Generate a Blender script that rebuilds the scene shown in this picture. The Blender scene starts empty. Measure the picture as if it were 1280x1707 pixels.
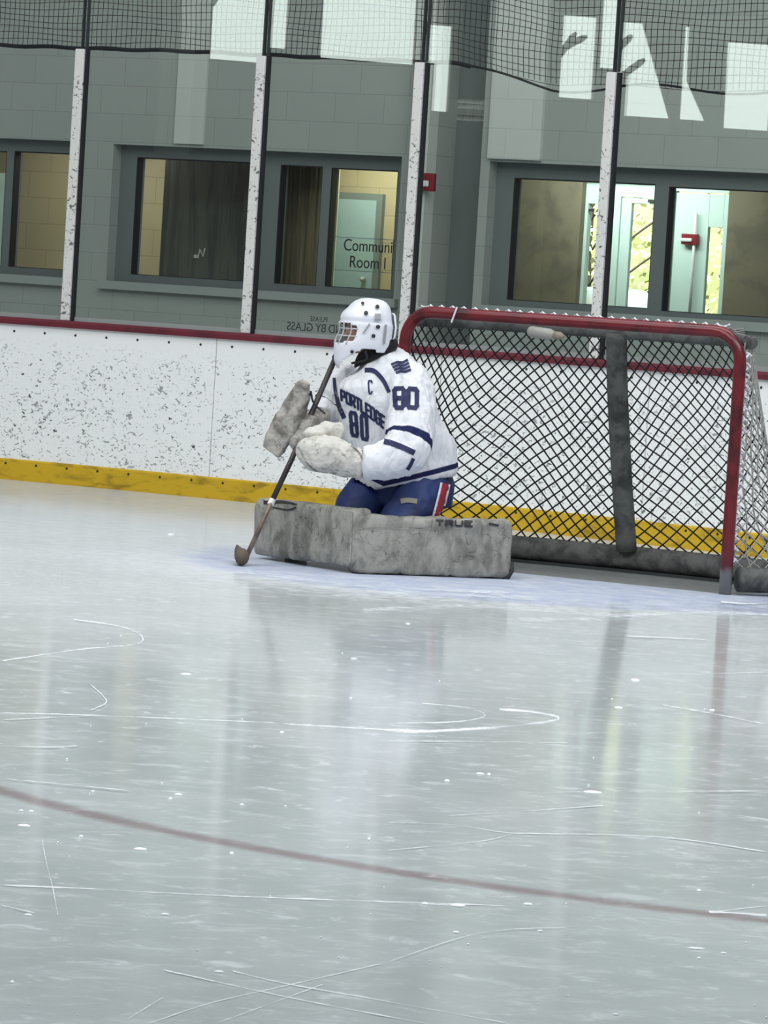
import bpy, bmesh, random
from math import *
from mathutils import Vector, Matrix, noise
from mathutils.bvhtree import BVHTree
random.seed(7)
S = bpy.context.scene
COL = S.collection

# ------------------------------------------------------------------ camera
FPX, CAMH, ROLL, PITCH = 7000.0, 1.45, 0.0612, radians(3.20479)
cam = bpy.data.objects.new('camera', bpy.data.cameras.new('camera'))
COL.objects.link(cam)
cam.matrix_world = Matrix.Translation((0, 0, CAMH)) @ Matrix.Rotation(pi/2 - PITCH, 4, 'X') @ Matrix.Rotation(ROLL, 4, 'Z')
cam.data.sensor_width = 36.0
cam.data.lens = FPX/1707.0*36.0
cam.data.clip_end = 200
S.camera = cam

# ------------------------------------------------------------------ light
S.view_settings.view_transform = 'Standard'
S.view_settings.look = 'None'
S.view_settings.gamma = 1.0
S.view_settings.use_curve_mapping = False
S.view_settings.exposure = 0.0
S.cycles.use_denoising = True
S.cycles.max_bounces = 8
S.cycles.transparent_max_bounces = 32
S.cycles.sample_clamp_indirect = 6.0
world = bpy.data.worlds.new('world')
S.world = world
world.use_nodes = True
bg = world.node_tree.nodes['Background']
bg.inputs[0].default_value = (0.84, 0.89, 0.91, 1)
bg.inputs[1].default_value = 0.36

def area(name, loc, to, sx, sy, energy, color=(1, 1, 1)):
    l = bpy.data.lights.new(name, 'AREA')
    l.shape = 'RECTANGLE'; l.size = sx; l.size_y = sy; l.energy = energy; l.color = color
    o = bpy.data.objects.new(name, l); COL.objects.link(o)
    o.location = loc
    o.rotation_euler = (Vector(to)-Vector(loc)).to_track_quat('-Z', 'Y').to_euler()
    return o
area('rink_lamp_row', (-6, 14, 8.5), (-5, 15.5, 0), 9, 4, 830, (.97, .985, 1))
area('rink_lamp_row', (5, 13, 8.5), (4.5, 14.5, 0), 9, 4, 830, (.97, .985, 1))
area('rink_lamp_row', (0, 21, 8.8), (0, 21, 0), 10, 3, 430, (.97, .985, 1))

# ------------------------------------------------------------------ pixel geometry of the surveyed photograph
def ray(px, py):
    a, b = px-640.0, py-853.5
    u = a*cos(ROLL)+b*sin(ROLL); v = -a*sin(ROLL)+b*cos(ROLL)
    U = -v/FPX
    return Vector((u/FPX, cos(PITCH)+U*sin(PITCH), -sin(PITCH)+U*cos(PITCH)))
CAM = Vector((0, 0, CAMH))
def at(px, py, Y):
    r = ray(px, py); return CAM + r*(Y/r.y)
def ice(px, py, z=0.0):
    r = ray(px, py); return CAM + r*((z-CAMH)/r.z)

# ------------------------------------------------------------------ materials
def lin(c):
    return tuple((x/255/12.92 if x/255 <= .04045 else ((x/255+.055)/1.055)**2.4) for x in c)
class NT:
    def __init__(s, m):
        s.t = m.node_tree; s.n = s.t.nodes; s.l = s.t.links
    def node(s, typ, **kw):
        n = s.n.new(typ)
        for k, v in kw.items():
            if k.startswith('i_'):
                k = k[2:]; key = int(k) if k.isdigit() else k.replace('_', ' ')
                if isinstance(v, bpy.types.NodeSocket): s.l.new(v, n.inputs[key])
                else: n.inputs[key].default_value = v
            else: setattr(n, k, v)
        return n
    def math(s, op, a, b=None, c=None):
        n = s.n.new('ShaderNodeMath'); n.operation = op
        for i, v in enumerate((a, b, c)):
            if v is None: continue
            if isinstance(v, bpy.types.NodeSocket): s.l.new(v, n.inputs[i])
            else: n.inputs[i].default_value = v
        return n.outputs[0]
    def step(s, x, lo, hi):
        n = s.n.new('ShaderNodeMapRange'); n.interpolation_type = 'SMOOTHSTEP'
        s.l.new(x, n.inputs[0]); n.inputs[1].default_value = lo; n.inputs[2].default_value = hi
        return n.outputs[0]
    def mix(s, f, a, b):
        n = s.n.new('ShaderNodeMix'); n.data_type = 'RGBA'
        for key, v in ((0, f), (6, a), (7, b)):
            if isinstance(v, bpy.types.NodeSocket): s.l.new(v, n.inputs[key])
            elif key == 0: n.inputs[0].default_value = v
            else: n.inputs[key].default_value = (*v, 1)
        return n.outputs[2]
    def pos(s, scale=(1, 1, 1), rot=(0, 0, 0), obj=True):
        c = s.node('ShaderNodeTexCoord')
        m = s.node('ShaderNodeMapping'); s.l.new(c.outputs['Object'], m.inputs[0])
        m.inputs['Scale'].default_value = scale; m.inputs['Rotation'].default_value = rot
        return m.outputs[0]
    def noise(s, vec, scale, detail=3, rough=.5, dist=0):
        n = s.node('ShaderNodeTexNoise'); s.l.new(vec, n.inputs['Vector'])
        n.inputs['Scale'].default_value = scale; n.inputs['Detail'].default_value = detail
        n.inputs['Roughness'].default_value = rough; n.inputs['Distortion'].default_value = dist
        return n.outputs[0]
MATS = {}
def newmat(name):
    m = bpy.data.materials.new(name); m.use_nodes = True
    nt = NT(m); b = nt.n['Principled BSDF']
    MATS[name] = m
    return m, nt, b
def mat(name, rgb, rough=.6, metal=0, dirt=None, scale=8, amount=(.45, .62), bump=0, bscale=60, spec=.5, stretch=(1, 1, 1), crease=0):
    m, nt, b = newmat(name)
    c = lin(rgb)
    b.inputs['Base Color'].default_value = (*c, 1)
    b.inputs['Roughness'].default_value = rough; b.inputs['Metallic'].default_value = metal
    b.inputs['Specular IOR Level'].default_value = spec
    if dirt:
        f = nt.step(nt.noise(nt.pos(stretch), scale, 6, .62, .4), *amount)
        nt.l.new(nt.mix(f, c, lin(dirt)), b.inputs['Base Color'])
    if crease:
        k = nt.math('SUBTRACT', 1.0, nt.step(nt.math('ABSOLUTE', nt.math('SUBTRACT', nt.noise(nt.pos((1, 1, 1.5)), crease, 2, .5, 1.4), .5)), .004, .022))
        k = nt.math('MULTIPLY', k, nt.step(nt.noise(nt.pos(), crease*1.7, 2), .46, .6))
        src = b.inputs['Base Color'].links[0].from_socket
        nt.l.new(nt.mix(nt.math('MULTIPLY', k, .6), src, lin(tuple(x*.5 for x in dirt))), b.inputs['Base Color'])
    if bump:
        bn = nt.node('ShaderNodeBump'); bn.inputs['Strength'].default_value = bump
        bn.inputs['Distance'].default_value = .01
        nt.l.new(nt.noise(nt.pos(), bscale, 4), bn.inputs['Height']); nt.l.new(bn.outputs[0], b.inputs['Normal'])
    return m

# --- the ice: painted white under a wet glossy sheet, snow in front of the goal, a buried red line
MOUTH = (0.87, 20.97)
def ice_material():
    m, nt, b = newmat('ice')
    P = nt.pos()
    n1 = nt.noise(P, 1.2, 5, .6); n2 = nt.noise(P, 9, 5, .65, .6); n3 = nt.noise(P, 40, 3, .6); n4 = nt.noise(nt.pos((1, 1.3, 1), (0, 0, .08)), 6, 7, .72, .4)
    base = nt.mix(nt.step(n1, .3, .7), lin((172, 180, 180)), lin((186, 193, 194)))
    base = nt.mix(nt.math('MULTIPLY', nt.step(n2, .56, .72), .45), base, lin((226, 232, 236)))
    sep = nt.node('ShaderNodeSeparateXYZ'); nt.l.new(P, sep.inputs[0]); X, Y = sep.outputs[0], sep.outputs[1]
    def dist(cx, cy):
        dx = nt.math('SUBTRACT', X, cx); dy = nt.math('SUBTRACT', Y, cy)
        return nt.math('SQRT', nt.math('ADD', nt.math('MULTIPLY', dx, dx), nt.math('MULTIPLY', dy, dy)))
    base = nt.mix(nt.math('MULTIPLY', nt.step(n4, .45, .70), .22), base, lin((222, 228, 230)))
    # buried line
    lw = nt.math('ABSOLUTE', nt.math('SUBTRACT', dist(LINE_C[0], LINE_C[1]), LINE_R))
    lw = nt.math('SUBTRACT', lw, nt.math('MULTIPLY', nt.math('SUBTRACT', n2, .5), .05))
    lm = nt.math('MULTIPLY', nt.math('SUBTRACT', 1.0, nt.step(lw, .01, .08)), nt.math('LESS_THAN', Y, 12.2))
    base = nt.mix(nt.math('MULTIPLY', lm, .62), base, lin((120, 84, 92)))
    # inside the goal: no snow; base pad's reflection and shade painted as darker grey
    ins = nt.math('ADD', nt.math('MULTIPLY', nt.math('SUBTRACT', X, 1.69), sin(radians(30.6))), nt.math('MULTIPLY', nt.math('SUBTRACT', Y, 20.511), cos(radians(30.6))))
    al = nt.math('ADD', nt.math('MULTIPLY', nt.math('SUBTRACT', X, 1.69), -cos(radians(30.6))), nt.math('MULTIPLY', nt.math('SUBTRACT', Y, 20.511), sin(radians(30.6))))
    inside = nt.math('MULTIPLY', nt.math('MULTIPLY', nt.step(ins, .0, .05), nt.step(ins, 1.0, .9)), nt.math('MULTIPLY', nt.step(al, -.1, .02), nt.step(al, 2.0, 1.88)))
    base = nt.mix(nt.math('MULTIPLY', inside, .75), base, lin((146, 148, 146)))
    # crease paint and snow near the goal
    dm = dist(*MOUTH)
    crease = nt.math('MULTIPLY', nt.math('SUBTRACT', 1.0, nt.step(dm, 1.75, 1.95)), nt.math('SUBTRACT', 1.0, inside))
    base = nt.mix(nt.math('MULTIPLY', crease, .55), base, lin((160, 174, 204)))
    dn = nt.math('ADD', dist(.45, 20.7), nt.math('MULTIPLY', nt.math('SUBTRACT', n2, .5), 2.2))
    snow = nt.math('SUBTRACT', 1.0, nt.step(dn, 1.1, 2.3))
    # rough white belt towards the boards
    far = nt.step(nt.math('ADD', nt.math('ADD', Y, nt.math('MULTIPLY', X, .7)), nt.math('MULTIPLY', nt.math('SUBTRACT', n2, .5), 6)), 17.5, 22.5)
    snow = nt.math('MAXIMUM', nt.math('MULTIPLY', snow, .85), nt.math('MULTIPLY', far, .38))
    fl = nt.step(n2, .62, .72)
    snow = nt.math('MAXIMUM', snow, nt.math('MULTIPLY', fl, .32))
    snow = nt.math('MAXIMUM', snow, nt.math('MULTIPLY', nt.step(n4, .52, .72), .20))
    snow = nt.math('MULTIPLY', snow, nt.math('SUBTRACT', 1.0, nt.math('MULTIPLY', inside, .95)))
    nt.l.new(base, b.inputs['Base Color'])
    b.inputs['IOR'].default_value = 1.31
    nt.l.new(nt.math('ADD', .04, nt.math('MULTIPLY', n4, .14)), b.inputs['Roughness'])
    bp = nt.node('ShaderNodeBump'); bp.inputs['Strength'].default_value = .05; bp.inputs['Distance'].default_value = .004
    nt.l.new(nt.math('ADD', n2, nt.math('MULTIPLY', n3, .3)), bp.inputs['Height']); nt.l.new(bp.outputs[0], b.inputs['Normal'])
    d = nt.node('ShaderNodeBsdfDiffuse')
    nt.l.new(nt.mix(nt.math('MULTIPLY', nt.math('MULTIPLY', crease, nt.step(n4, .75, .35)), .9), lin((196, 201, 205)), lin((158, 168, 194))), d.inputs[0])
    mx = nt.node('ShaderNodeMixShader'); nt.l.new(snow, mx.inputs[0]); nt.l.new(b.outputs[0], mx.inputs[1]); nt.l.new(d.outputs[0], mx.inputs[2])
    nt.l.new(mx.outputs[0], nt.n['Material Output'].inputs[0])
    return m
def circle3(a, b, c):
    ax, ay = a[:2]; bx, by = b[:2]; cx, cy = c[:2]
    d = 2*(ax*(by-cy)+bx*(cy-ay)+cx*(ay-by))
    ux = ((ax*ax+ay*ay)*(by-cy)+(bx*bx+by*by)*(cy-ay)+(cx*cx+cy*cy)*(ay-by))/d
    uy = ((ax*ax+ay*ay)*(cx-bx)+(bx*bx+by*by)*(ax-cx)+(cx*cx+cy*cy)*(bx-ax))/d
    return (ux, uy), hypot(ax-ux, ay-uy)
LINE_C, LINE_R = circle3(ice(0, 1318), ice(620, 1447), ice(1280, 1535))
M_ICE = ice_material()

def board_material(name, rgb, marks, lo, hi, density=.60):
    m, nt, b = newmat(name)
    P = nt.pos()
    c = lin(rgb)
    sep = nt.node('ShaderNodeSeparateXYZ'); nt.l.new(P, sep.inputs[0])
    z = sep.outputs[2]
    zone = nt.math('MULTIPLY', nt.step(z, hi, hi-.18), nt.step(z, lo-.15, lo+.05))
    a = nt.noise(nt.pos((1, 1, 1.6)), 22, 2, .5, 1.6)
    g = nt.noise(P, 3.2, 3, .5)
    f = nt.step(nt.math('ADD', a, nt.math('MULTIPLY', nt.math('SUBTRACT', g, .5), .25)), density, density+.05)
    f2 = nt.step(nt.noise(nt.pos((1, 1, 2.2)), 13, 3, .6, 2.5), .55, .75)
    col = nt.mix(nt.math('MULTIPLY', nt.math('MULTIPLY', f2, zone), .22), c, lin(marks))
    col = nt.mix(nt.math('MULTIPLY', nt.math('MULTIPLY', f, zone), .85), col, lin(marks))
    k = nt.step(nt.noise(nt.pos((1, 1, 1.5), (0, .5, .3)), 34, 1, .4, .8), .70, .74)
    col = nt.mix(nt.math('MULTIPLY', nt.math('MULTIPLY', k, zone), .9), col, lin((45, 47, 52)))
    nt.l.new(col, b.inputs['Base Color'])
    b.inputs['Roughness'].default_value = .42
    return m
M_BOARD = board_material('scuffed_white_board', (243, 245, 244), (134, 138, 140), .16, .95, .61)
M_POST = board_material('scuffed_white_post', (216, 216, 212), (70, 70, 74), .2, 2.75, .61)
M_YEL = mat('yellow_kick_plate', (205, 168, 30), .4, dirt=(150, 122, 25), scale=5, amount=(.45, .7), stretch=(1, 1, 3))
M_CAP = mat('maroon_cap', (104, 34, 48), .4, dirt=(82, 28, 40), scale=5)
M_BLACK = mat('black_rubber', (14, 15, 22), .6)
M_SCREW = mat('dark_screw', (40, 40, 42), .5)
M_CHAN = mat('aluminium_channel', (165, 172, 170), .4, .3)
M_DKMETAL = mat('dark_metal', (48, 54, 55), .5)
def wall_block(name, rgb, line, bw=.4, bh=.2, strength=1.0):
    m, nt, b = newmat(name)
    t = nt.node('ShaderNodeTexBrick')
    P = nt.pos((1, 1, 1), (pi/2, 0, 0))   # s along u, z along v
    c = nt.node('ShaderNodeTexCoord'); sp = nt.node('ShaderNodeSeparateXYZ'); nt.l.new(c.outputs['Object'], sp.inputs[0])
    cb = nt.node('ShaderNodeCombineXYZ'); nt.l.new(sp.outputs[0], cb.inputs[0]); nt.l.new(nt.math('ADD', sp.outputs[2], -.095), cb.inputs[1])
    nt.l.new(cb.outputs[0], t.inputs['Vector'])
    t.inputs['Scale'].default_value = 1.0
    t.inputs['Brick Width'].default_value = bw; t.inputs['Row Height'].default_value = bh
    t.inputs['Mortar Size'].default_value = .004; t.inputs['Mortar Smooth'].default_value = .5
    cc = lin(rgb); c2 = tuple(x*.95 for x in cc)
    t.inputs['Color1'].default_value = (*cc, 1); t.inputs['Color2'].default_value = (*c2, 1); t.inputs['Mortar'].default_value = (*lin(line), 1)
    f = nt.step(nt.noise(nt.pos(), 2.5, 5, .6), .35, .7)
    nt.l.new(nt.mix(nt.math('MULTIPLY', f, .12), t.outputs[0], lin(line)), b.inputs['Base Color'])
    b.inputs['Roughness'].default_value = .75
    return m
M_WALL = wall_block('grey_block_wall', (166, 173, 167), (146, 153, 148))
M_PIER_REFL = wall_block('pale_pier_and_reflection', (204, 210, 202), (186, 193, 186))  # real column, plus the wall strips that stand for glass reflections
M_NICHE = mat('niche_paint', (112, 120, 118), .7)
M_FRAME = mat('window_frame_paint', (112, 122, 120), .55)
M_SILL = mat('sill_paint', (160, 168, 164), .5)
M_TAN = wall_block('tan_block', (176, 166, 134), (150, 140, 112))
M_CURT = mat('dark_partition', (104, 106, 100), .8, dirt=(82, 85, 82), scale=3, stretch=(4, 4, .4))
M_CURT2 = mat('tan_curtain', (150, 138, 104), .8, dirt=(108, 100, 78), scale=4, stretch=(6, 6, .15), amount=(.4, .6))
M_PALE = mat('pale_yellow_wall', (208, 210, 176), .7, dirt=(190, 193, 158), scale=3)
M_TEAL = mat('teal_door_paint', (150, 176, 180), .5)
M_MINT = mat('mint_white_frame', (205, 228, 218), .5)
M_INK = mat('dark_ink', (36, 40, 42), .6)
M_GLASSINK = mat('sticker_ink', (40, 44, 48), .6)
M_RED = mat('alarm_red', (130, 30, 40), .4)
M_WHITE = mat('white_plastic', (225, 225, 222), .35)
M_DARKWALL = mat('dark_far_wall', (120, 112, 116), .8)
M_WPIL = mat('white_pilaster', (205, 205, 200), .7)
M_GOALRED = mat('goal_red', (138, 22, 34), .3, dirt=(88, 14, 24), scale=9, amount=(.42, .7))
M_PADGREY = mat('grey_canvas', (96, 98, 96), .8, dirt=(54, 56, 55), scale=9, amount=(.4, .68), bump=.5, bscale=40)
M_NETB = mat('black_cord', (22, 24, 27), .8)
M_NETW = mat('dirty_white_cord', (150, 150, 146), .8)
M_SKIN = mat('skin', (172, 134, 120), .55)
M_HAIR = mat('dark_hair', (38, 30, 26), .7)
M_MASK = mat('mask_white', (224, 227, 236), .3)
M_MASKG = mat('mask_grey', (150, 153, 156), .4)
M_CAGE = mat('cage_wire', (196, 200, 202), .3, .2)
M_NAVY = mat('navy_twill', (28, 33, 74), .75)
M_WPRINT = mat('white_twill', (222, 224, 230), .75)
M_COLLAR = mat('black_collar', (16, 17, 24), .85)
M_PANT = mat('royal_blue_nylon', (24, 48, 106), .6, dirt=(15, 28, 68), scale=5, amount=(.4, .7), bump=.3, bscale=14)
M_REDTW = mat('red_twill', (150, 34, 52), .7)
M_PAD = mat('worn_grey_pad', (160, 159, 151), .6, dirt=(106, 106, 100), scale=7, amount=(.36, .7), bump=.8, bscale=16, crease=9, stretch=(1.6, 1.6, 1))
M_PADD = mat('pad_dark_binding', (36, 36, 42), .6)
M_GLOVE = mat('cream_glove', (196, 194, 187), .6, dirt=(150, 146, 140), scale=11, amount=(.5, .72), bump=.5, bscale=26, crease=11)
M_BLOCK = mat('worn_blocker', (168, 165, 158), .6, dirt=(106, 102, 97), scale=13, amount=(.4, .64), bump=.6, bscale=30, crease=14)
M_SHAFT = mat('stick_shaft', (54, 48, 48), .45, dirt=(36, 32, 34), scale=8)
M_PADDLE = mat('stick_paddle', (134, 116, 104), .5, dirt=(96, 82, 74), scale=12)
M_TAPE = mat('stick_tape', (96, 84, 72), .8)
M_SNOW = mat('ice_snow', (228, 233, 236), .8)
M_LEAF = mat('spring_leaf', (216, 220, 158), .6, dirt=(176, 196, 130), scale=3)
M_BARK = mat('bark', (70, 62, 54), .8)
M_CAR = mat('car_paint', (150, 178, 205), .15, .2)
M_CARGL = mat('car_glass', (30, 40, 48), .05)
M_PENR = mat('pennant_maroon', (96, 52, 62), .8)
M_PENT = mat('pennant_teal', (52, 92, 84), .8)
M_PENB = mat('pennant_blue', (60, 66, 84), .8)
M_ASPH = mat('asphalt', (120, 124, 126), .8)
M_BOTTLE = mat('bottle_plastic', (176, 175, 168), .35)

def sky_mat():
    m, nt, b = newmat('daylight_sky')
    e = nt.node('ShaderNodeEmission'); e.inputs[0].default_value = (.90, .97, .93, 1); e.inputs[1].default_value = 6.2
    nt.l.new(e.outputs[0], nt.n['Material Output'].inputs[0]); return m
M_SKY = sky_mat()
def glass_mat(name, refl, tint):
    m, nt, b = newmat(name)
    t = nt.node('ShaderNodeBsdfTransparent'); t.inputs[0].default_value = (*tint, 1)
    g = nt.node('ShaderNodeBsdfGlossy'); g.inputs['Roughness'].default_value = 0.0; g.inputs[0].default_value = (.95, 1, .98, 1)
    mx = nt.node('ShaderNodeMixShader'); mx.inputs[0].default_value = refl
    nt.l.new(t.outputs[0], mx.inputs[1]); nt.l.new(g.outputs[0], mx.inputs[2])
    nt.l.new(mx.outputs[0], nt.n['Material Output'].inputs[0]); return m
M_GLASS = glass_mat('rink_glass', .052, (.955, .975, .965))
M_PANE = glass_mat('window_glass', .02, (.98, .99, .985))

# jersey: navy bands from fields stored on the vertices
def jersey_mat():
    m, nt, b = newmat('jersey_knit')
    def attr(n):
        a = nt.node('ShaderNodeAttribute'); a.attribute_name = n; return a.outputs['Fac']
    def band(x, lo, hi, e=.004):
        return nt.math('MULTIPLY', nt.step(x, lo-e, lo+e), nt.math('SUBTRACT', 1.0, nt.step(x, hi-e, hi+e)))
    sl = attr('sleeve'); he = attr('hem'); sr = attr('sleeve_right')
    f = band(sl, .545, .585)
    f = nt.math('MAXIMUM', f, band(he, .035, .062, .003))
    f = nt.math('MAXIMUM', f, band(sr, .58, .63))
    g = nt.step(nt.noise(nt.pos(), 6, 4), .4, .7)
    white = nt.mix(nt.math('MULTIPLY', g, .25), lin((216, 218, 223)), lin((188, 191, 200)))
    nt.l.new(nt.mix(f, white, lin((28, 33, 74))), b.inputs['Base Color'])
    b.inputs['Roughness'].default_value = .8; b.inputs['Specular IOR Level'].default_value = .2
    bp = nt.node('ShaderNodeBump'); bp.inputs['Strength'].default_value = .6; bp.inputs['Distance'].default_value = .025
    nt.l.new(nt.noise(nt.pos((1.5, 1.5, .8)), 9, 3, .5, 1.2), bp.inputs['Height']); nt.l.new(bp.outputs[0], b.inputs['Normal'])
    return m
M_JERSEY = jersey_mat()
def post_mat():   # goal tube worn to bare steel near the ice
    m, nt, b = newmat('goal_tube')
    P = nt.pos(); sp = nt.node('ShaderNodeSeparateXYZ'); nt.l.new(P, sp.inputs[0])
    n = nt.noise(P, 9, 5, .6)
    red = nt.mix(nt.step(n, .42, .7), lin((106, 24, 34)), lin((64, 15, 22)))
    z = nt.math('ADD', sp.outputs[2], nt.math('MULTIPLY', n, .10))
    f = nt.math('SUBTRACT', 1.0, nt.step(z, .15, .20))
    nt.l.new(nt.mix(f, red, lin((120, 120, 120))), b.inputs['Base Color'])
    b.inputs['Roughness'].default_value = .3
    return m
M_TUBE = post_mat()

# ------------------------------------------------------------------ object helpers
WM = {}
def setp(o, label=None, cat=None, group=None, kind=None):
    if label: o['label'] = label
    if cat: o['category'] = cat
    if group: o['group'] = group
    if kind: o['kind'] = kind
    return o
def link(name, data, parent=None, frame=None):
    o = bpy.data.objects.new(name, data); COL.objects.link(o)
    if parent is not None:
        o.parent = parent; o.matrix_parent_inverse = WM[parent.name].inverted()
        o.matrix_basis = frame or Matrix()
    else: o.matrix_basis = frame or Matrix()
    WM[o.name] = (frame or Matrix()).copy()
    return o
def obj(name, bm, m, parent=None, frame=None, smooth=False, recalc=True, bevel=0):
    if recalc: bmesh.ops.recalc_face_normals(bm, faces=bm.faces)
    me = bpy.data.meshes.new(name); bm.to_mesh(me); bm.free()
    for x in (m if isinstance(m, (list, tuple)) else [m]): me.materials.append(x)
    if smooth:
        for p in me.polygons: p.use_smooth = True
    o = link(name, me, parent, frame)
    if bevel:
        md = o.modifiers.new('bevel', 'BEVEL'); md.width = bevel; md.segments = 2; md.limit_method = 'ANGLE'
    return o
def empty(name, loc, label, cat, group=None):
    o = bpy.data.objects.new(name, None); COL.objects.link(o)
    o.location = loc; o.empty_display_size = .1
    WM[o.name] = Matrix.Translation(loc)
    return setp(o, label, cat, group)
def B(): return bmesh.new()
def box(bm, lo, hi, M=None):
    vs = [Vector((x, y, z)) for x in (lo[0], hi[0]) for y in (lo[1], hi[1]) for z in (lo[2], hi[2])]
    if M: vs = [M @ v for v in vs]
    v = [bm.verts.new(p) for p in vs]
    for f in ((0, 1, 3, 2), (4, 6, 7, 5), (0, 4, 5, 1), (2, 3, 7, 6), (0, 2, 6, 4), (1, 5, 7, 3)):
        bm.faces.new([v[i] for i in f])
def loft(bm, rings, caps=True):
    R = [[bm.verts.new(p) for p in r] for r in rings]
    n = len(R[0])
    for a, b in zip(R, R[1:]):
        for i in range(n): bm.faces.new((a[i], a[(i+1) % n], b[(i+1) % n], b[i]))
    if caps: bm.faces.new(R[0][::-1]); bm.faces.new(R[-1])
def frames(pts, up=None):
    pts = [Vector(p) for p in pts]; out = []; N = None
    for i, p in enumerate(pts):
        t = (pts[min(i+1, len(pts)-1)]-pts[max(i-1, 0)])
        t = t.normalized() if t.length > 1e-9 else Vector((0, 0, 1))
        if N is None:
            a = up or (Vector((0, 0, 1)) if abs(t.z) < .9 else Vector((0, 1, 0)))
            N = (a-t*a.dot(t)).normalized()
        else:
            N = N-t*N.dot(t)
            N = N.normalized() if N.length > 1e-6 else t.orthogonal().normalized()
        out.append((p, t, N, t.cross(N)))
    return out
def tube(bm, pts, r, seg=8, caps=True, up=None, round_ends=False):
    F = frames(pts, up); rings = []
    rr = r if isinstance(r, (list, tuple)) else [r]*len(F)
    def ring(p, N, Bn, q):
        ra, rb = q if isinstance(q, tuple) else (q, q)
        return [p+N*(ra*cos(2*pi*k/seg))+Bn*(rb*sin(2*pi*k/seg)) for k in range(seg)]
    sc = lambda q, k: (q[0]*k, q[1]*k) if isinstance(q, tuple) else q*k
    mean = lambda q: (q[0]+q[1])/2 if isinstance(q, tuple) else q
    if round_ends:
        p, t, N, Bn = F[0]
        for a in (80, 55, 28): rings.append(ring(p-t*mean(rr[0])*sin(radians(a)), N, Bn, sc(rr[0], cos(radians(a)))))
    for (p, t, N, Bn), q in zip(F, rr): rings.append(ring(p, N, Bn, q))
    if round_ends:
        p, t, N, Bn = F[-1]
        for a in (28, 55, 80): rings.append(ring(p+t*mean(rr[-1])*sin(radians(a)), N, Bn, sc(rr[-1], cos(radians(a)))))
    loft(bm, rings, caps)
def ellipsoid(bm, c, ax, seg=20, rows=12):
    c = Vector(c); rings = []
    for j in range(1, rows):
        th = pi*j/rows
        rings.append([c+ax[0]*(sin(th)*cos(2*pi*i/seg))+ax[1]*(sin(th)*sin(2*pi*i/seg))+ax[2]*cos(th) for i in range(seg)])
    loft(bm, rings)
def smooth_path(pts, n=8):
    P = [Vector(p) for p in pts]; P = [P[0]*2-P[1]]+P+[P[-1]*2-P[-2]]; out = []
    for i in range(1, len(P)-2):
        for k in range(n):
            t = k/n; a, b, c, d = P[i-1:i+3]
            out.append(.5*((2*b)+(c-a)*t+(2*a-5*b+4*c-d)*t*t+(3*b-a-3*c+d)*t**3))
    out.append(P[-2]); return out
def remesh(o, voxel, it=4, fac=.5, name=None):
    md = o.modifiers.new('r', 'REMESH'); md.mode = 'VOXEL'; md.voxel_size = voxel; md.use_smooth_shade = True
    if it:
        ms = o.modifiers.new('s', 'SMOOTH'); ms.iterations = it; ms.factor = fac
    dg = bpy.context.evaluated_depsgraph_get(); dg.update()
    me = bpy.data.meshes.new_from_object(o.evaluated_get(dg))
    mats = [x for x in o.data.materials]
    o.modifiers.clear(); o.data = me
    me.materials.clear()
    for x in mats: me.materials.append(x)
    for p in me.polygons: p.use_smooth = True; p.material_index = 0
    return o
def shake(o, amp, sc, seed=0, stretch=(1, 1, 1)):
    me = o.data; me.update()
    nrm = [v.normal.copy() for v in me.vertices]
    for v, n in zip(me.vertices, nrm):
        p = Vector((v.co.x*stretch[0], v.co.y*stretch[1], v.co.z*stretch[2]))*sc+Vector((seed, seed*2, 0))
        v.co += n*(amp*noise.fractal(p, .8, 2.0, 3))
    me.update()
def bvh(o):
    me = o.data
    return BVHTree.FromPolygons([v.co.copy() for v in me.vertices], [list(p.vertices) for p in me.polygons])
def project(bm, T, grid, off=.004):
    """lay a grid of pixel points (rows x cols) on a surface"""
    R = []
    for row in grid:
        r = []
        for (x, y) in row:
            d = ray(x, y).normalized(); h, n, i, L = T.ray_cast(CAM, d)
            if h is None: r.append(None); continue
            if n.dot(d) > 0: n = -n
            r.append(bm.verts.new(h+(n*.5-d*.5)*off))
        R.append(r)
    for a, b in zip(R, R[1:]):
        for i in range(len(a)-1):
            q = (a[i], a[i+1], b[i+1], b[i])
            if all(q) and max((q[k].co-q[(k+1) % 4].co).length for k in range(4)) < .08: bm.faces.new(q)
def ribbon(bm, T, pts, w, off=.004, closed=False):
    """a stroke of pixel width w laid on the surface"""
    P = [Vector((*p, 0)) for p in pts]
    if closed: P = P+[P[0]]
    for a, b in zip(P, P[1:]):
        d = b-a; L = d.length
        if L < .01: continue
        t = d/L; n = Vector((-t.y, t.x, 0)); k = max(1, int(L/2))
        a2 = a-t*w*.35; b2 = b+t*w*.35
        project(bm, T, [[((a2+(b2-a2)*(i/k)+n*(w*s)).x, (a2+(b2-a2)*(i/k)+n*(w*s)).y) for s in (-.5, 0, .5)] for i in range(k+1)], off)
def curve_ribbon(bm, T, pts, w, off=.004):
    P = smooth_path([(*p, 0) for p in pts], 6); g = []
    for i, p in enumerate(P):
        t = (P[min(i+1, len(P)-1)]-P[max(0, i-1)]).normalized(); n = Vector((-t.y, t.x, 0))
        ww = w[0]+(w[1]-w[0])*i/(len(P)-1) if isinstance(w, tuple) else w
        g.append([((p+n*(ww*s)).x, (p+n*(ww*s)).y) for s in (-.5, -.17, .17, .5)])
    project(bm, T, g, off)
CH = .16
LOOP0 = [(CH, 0), (1-CH, 0), (1, CH*.7), (1, 1-CH*.7), (1-CH, 1), (CH, 1), (0, 1-CH*.7), (0, CH*.7)]
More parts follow.
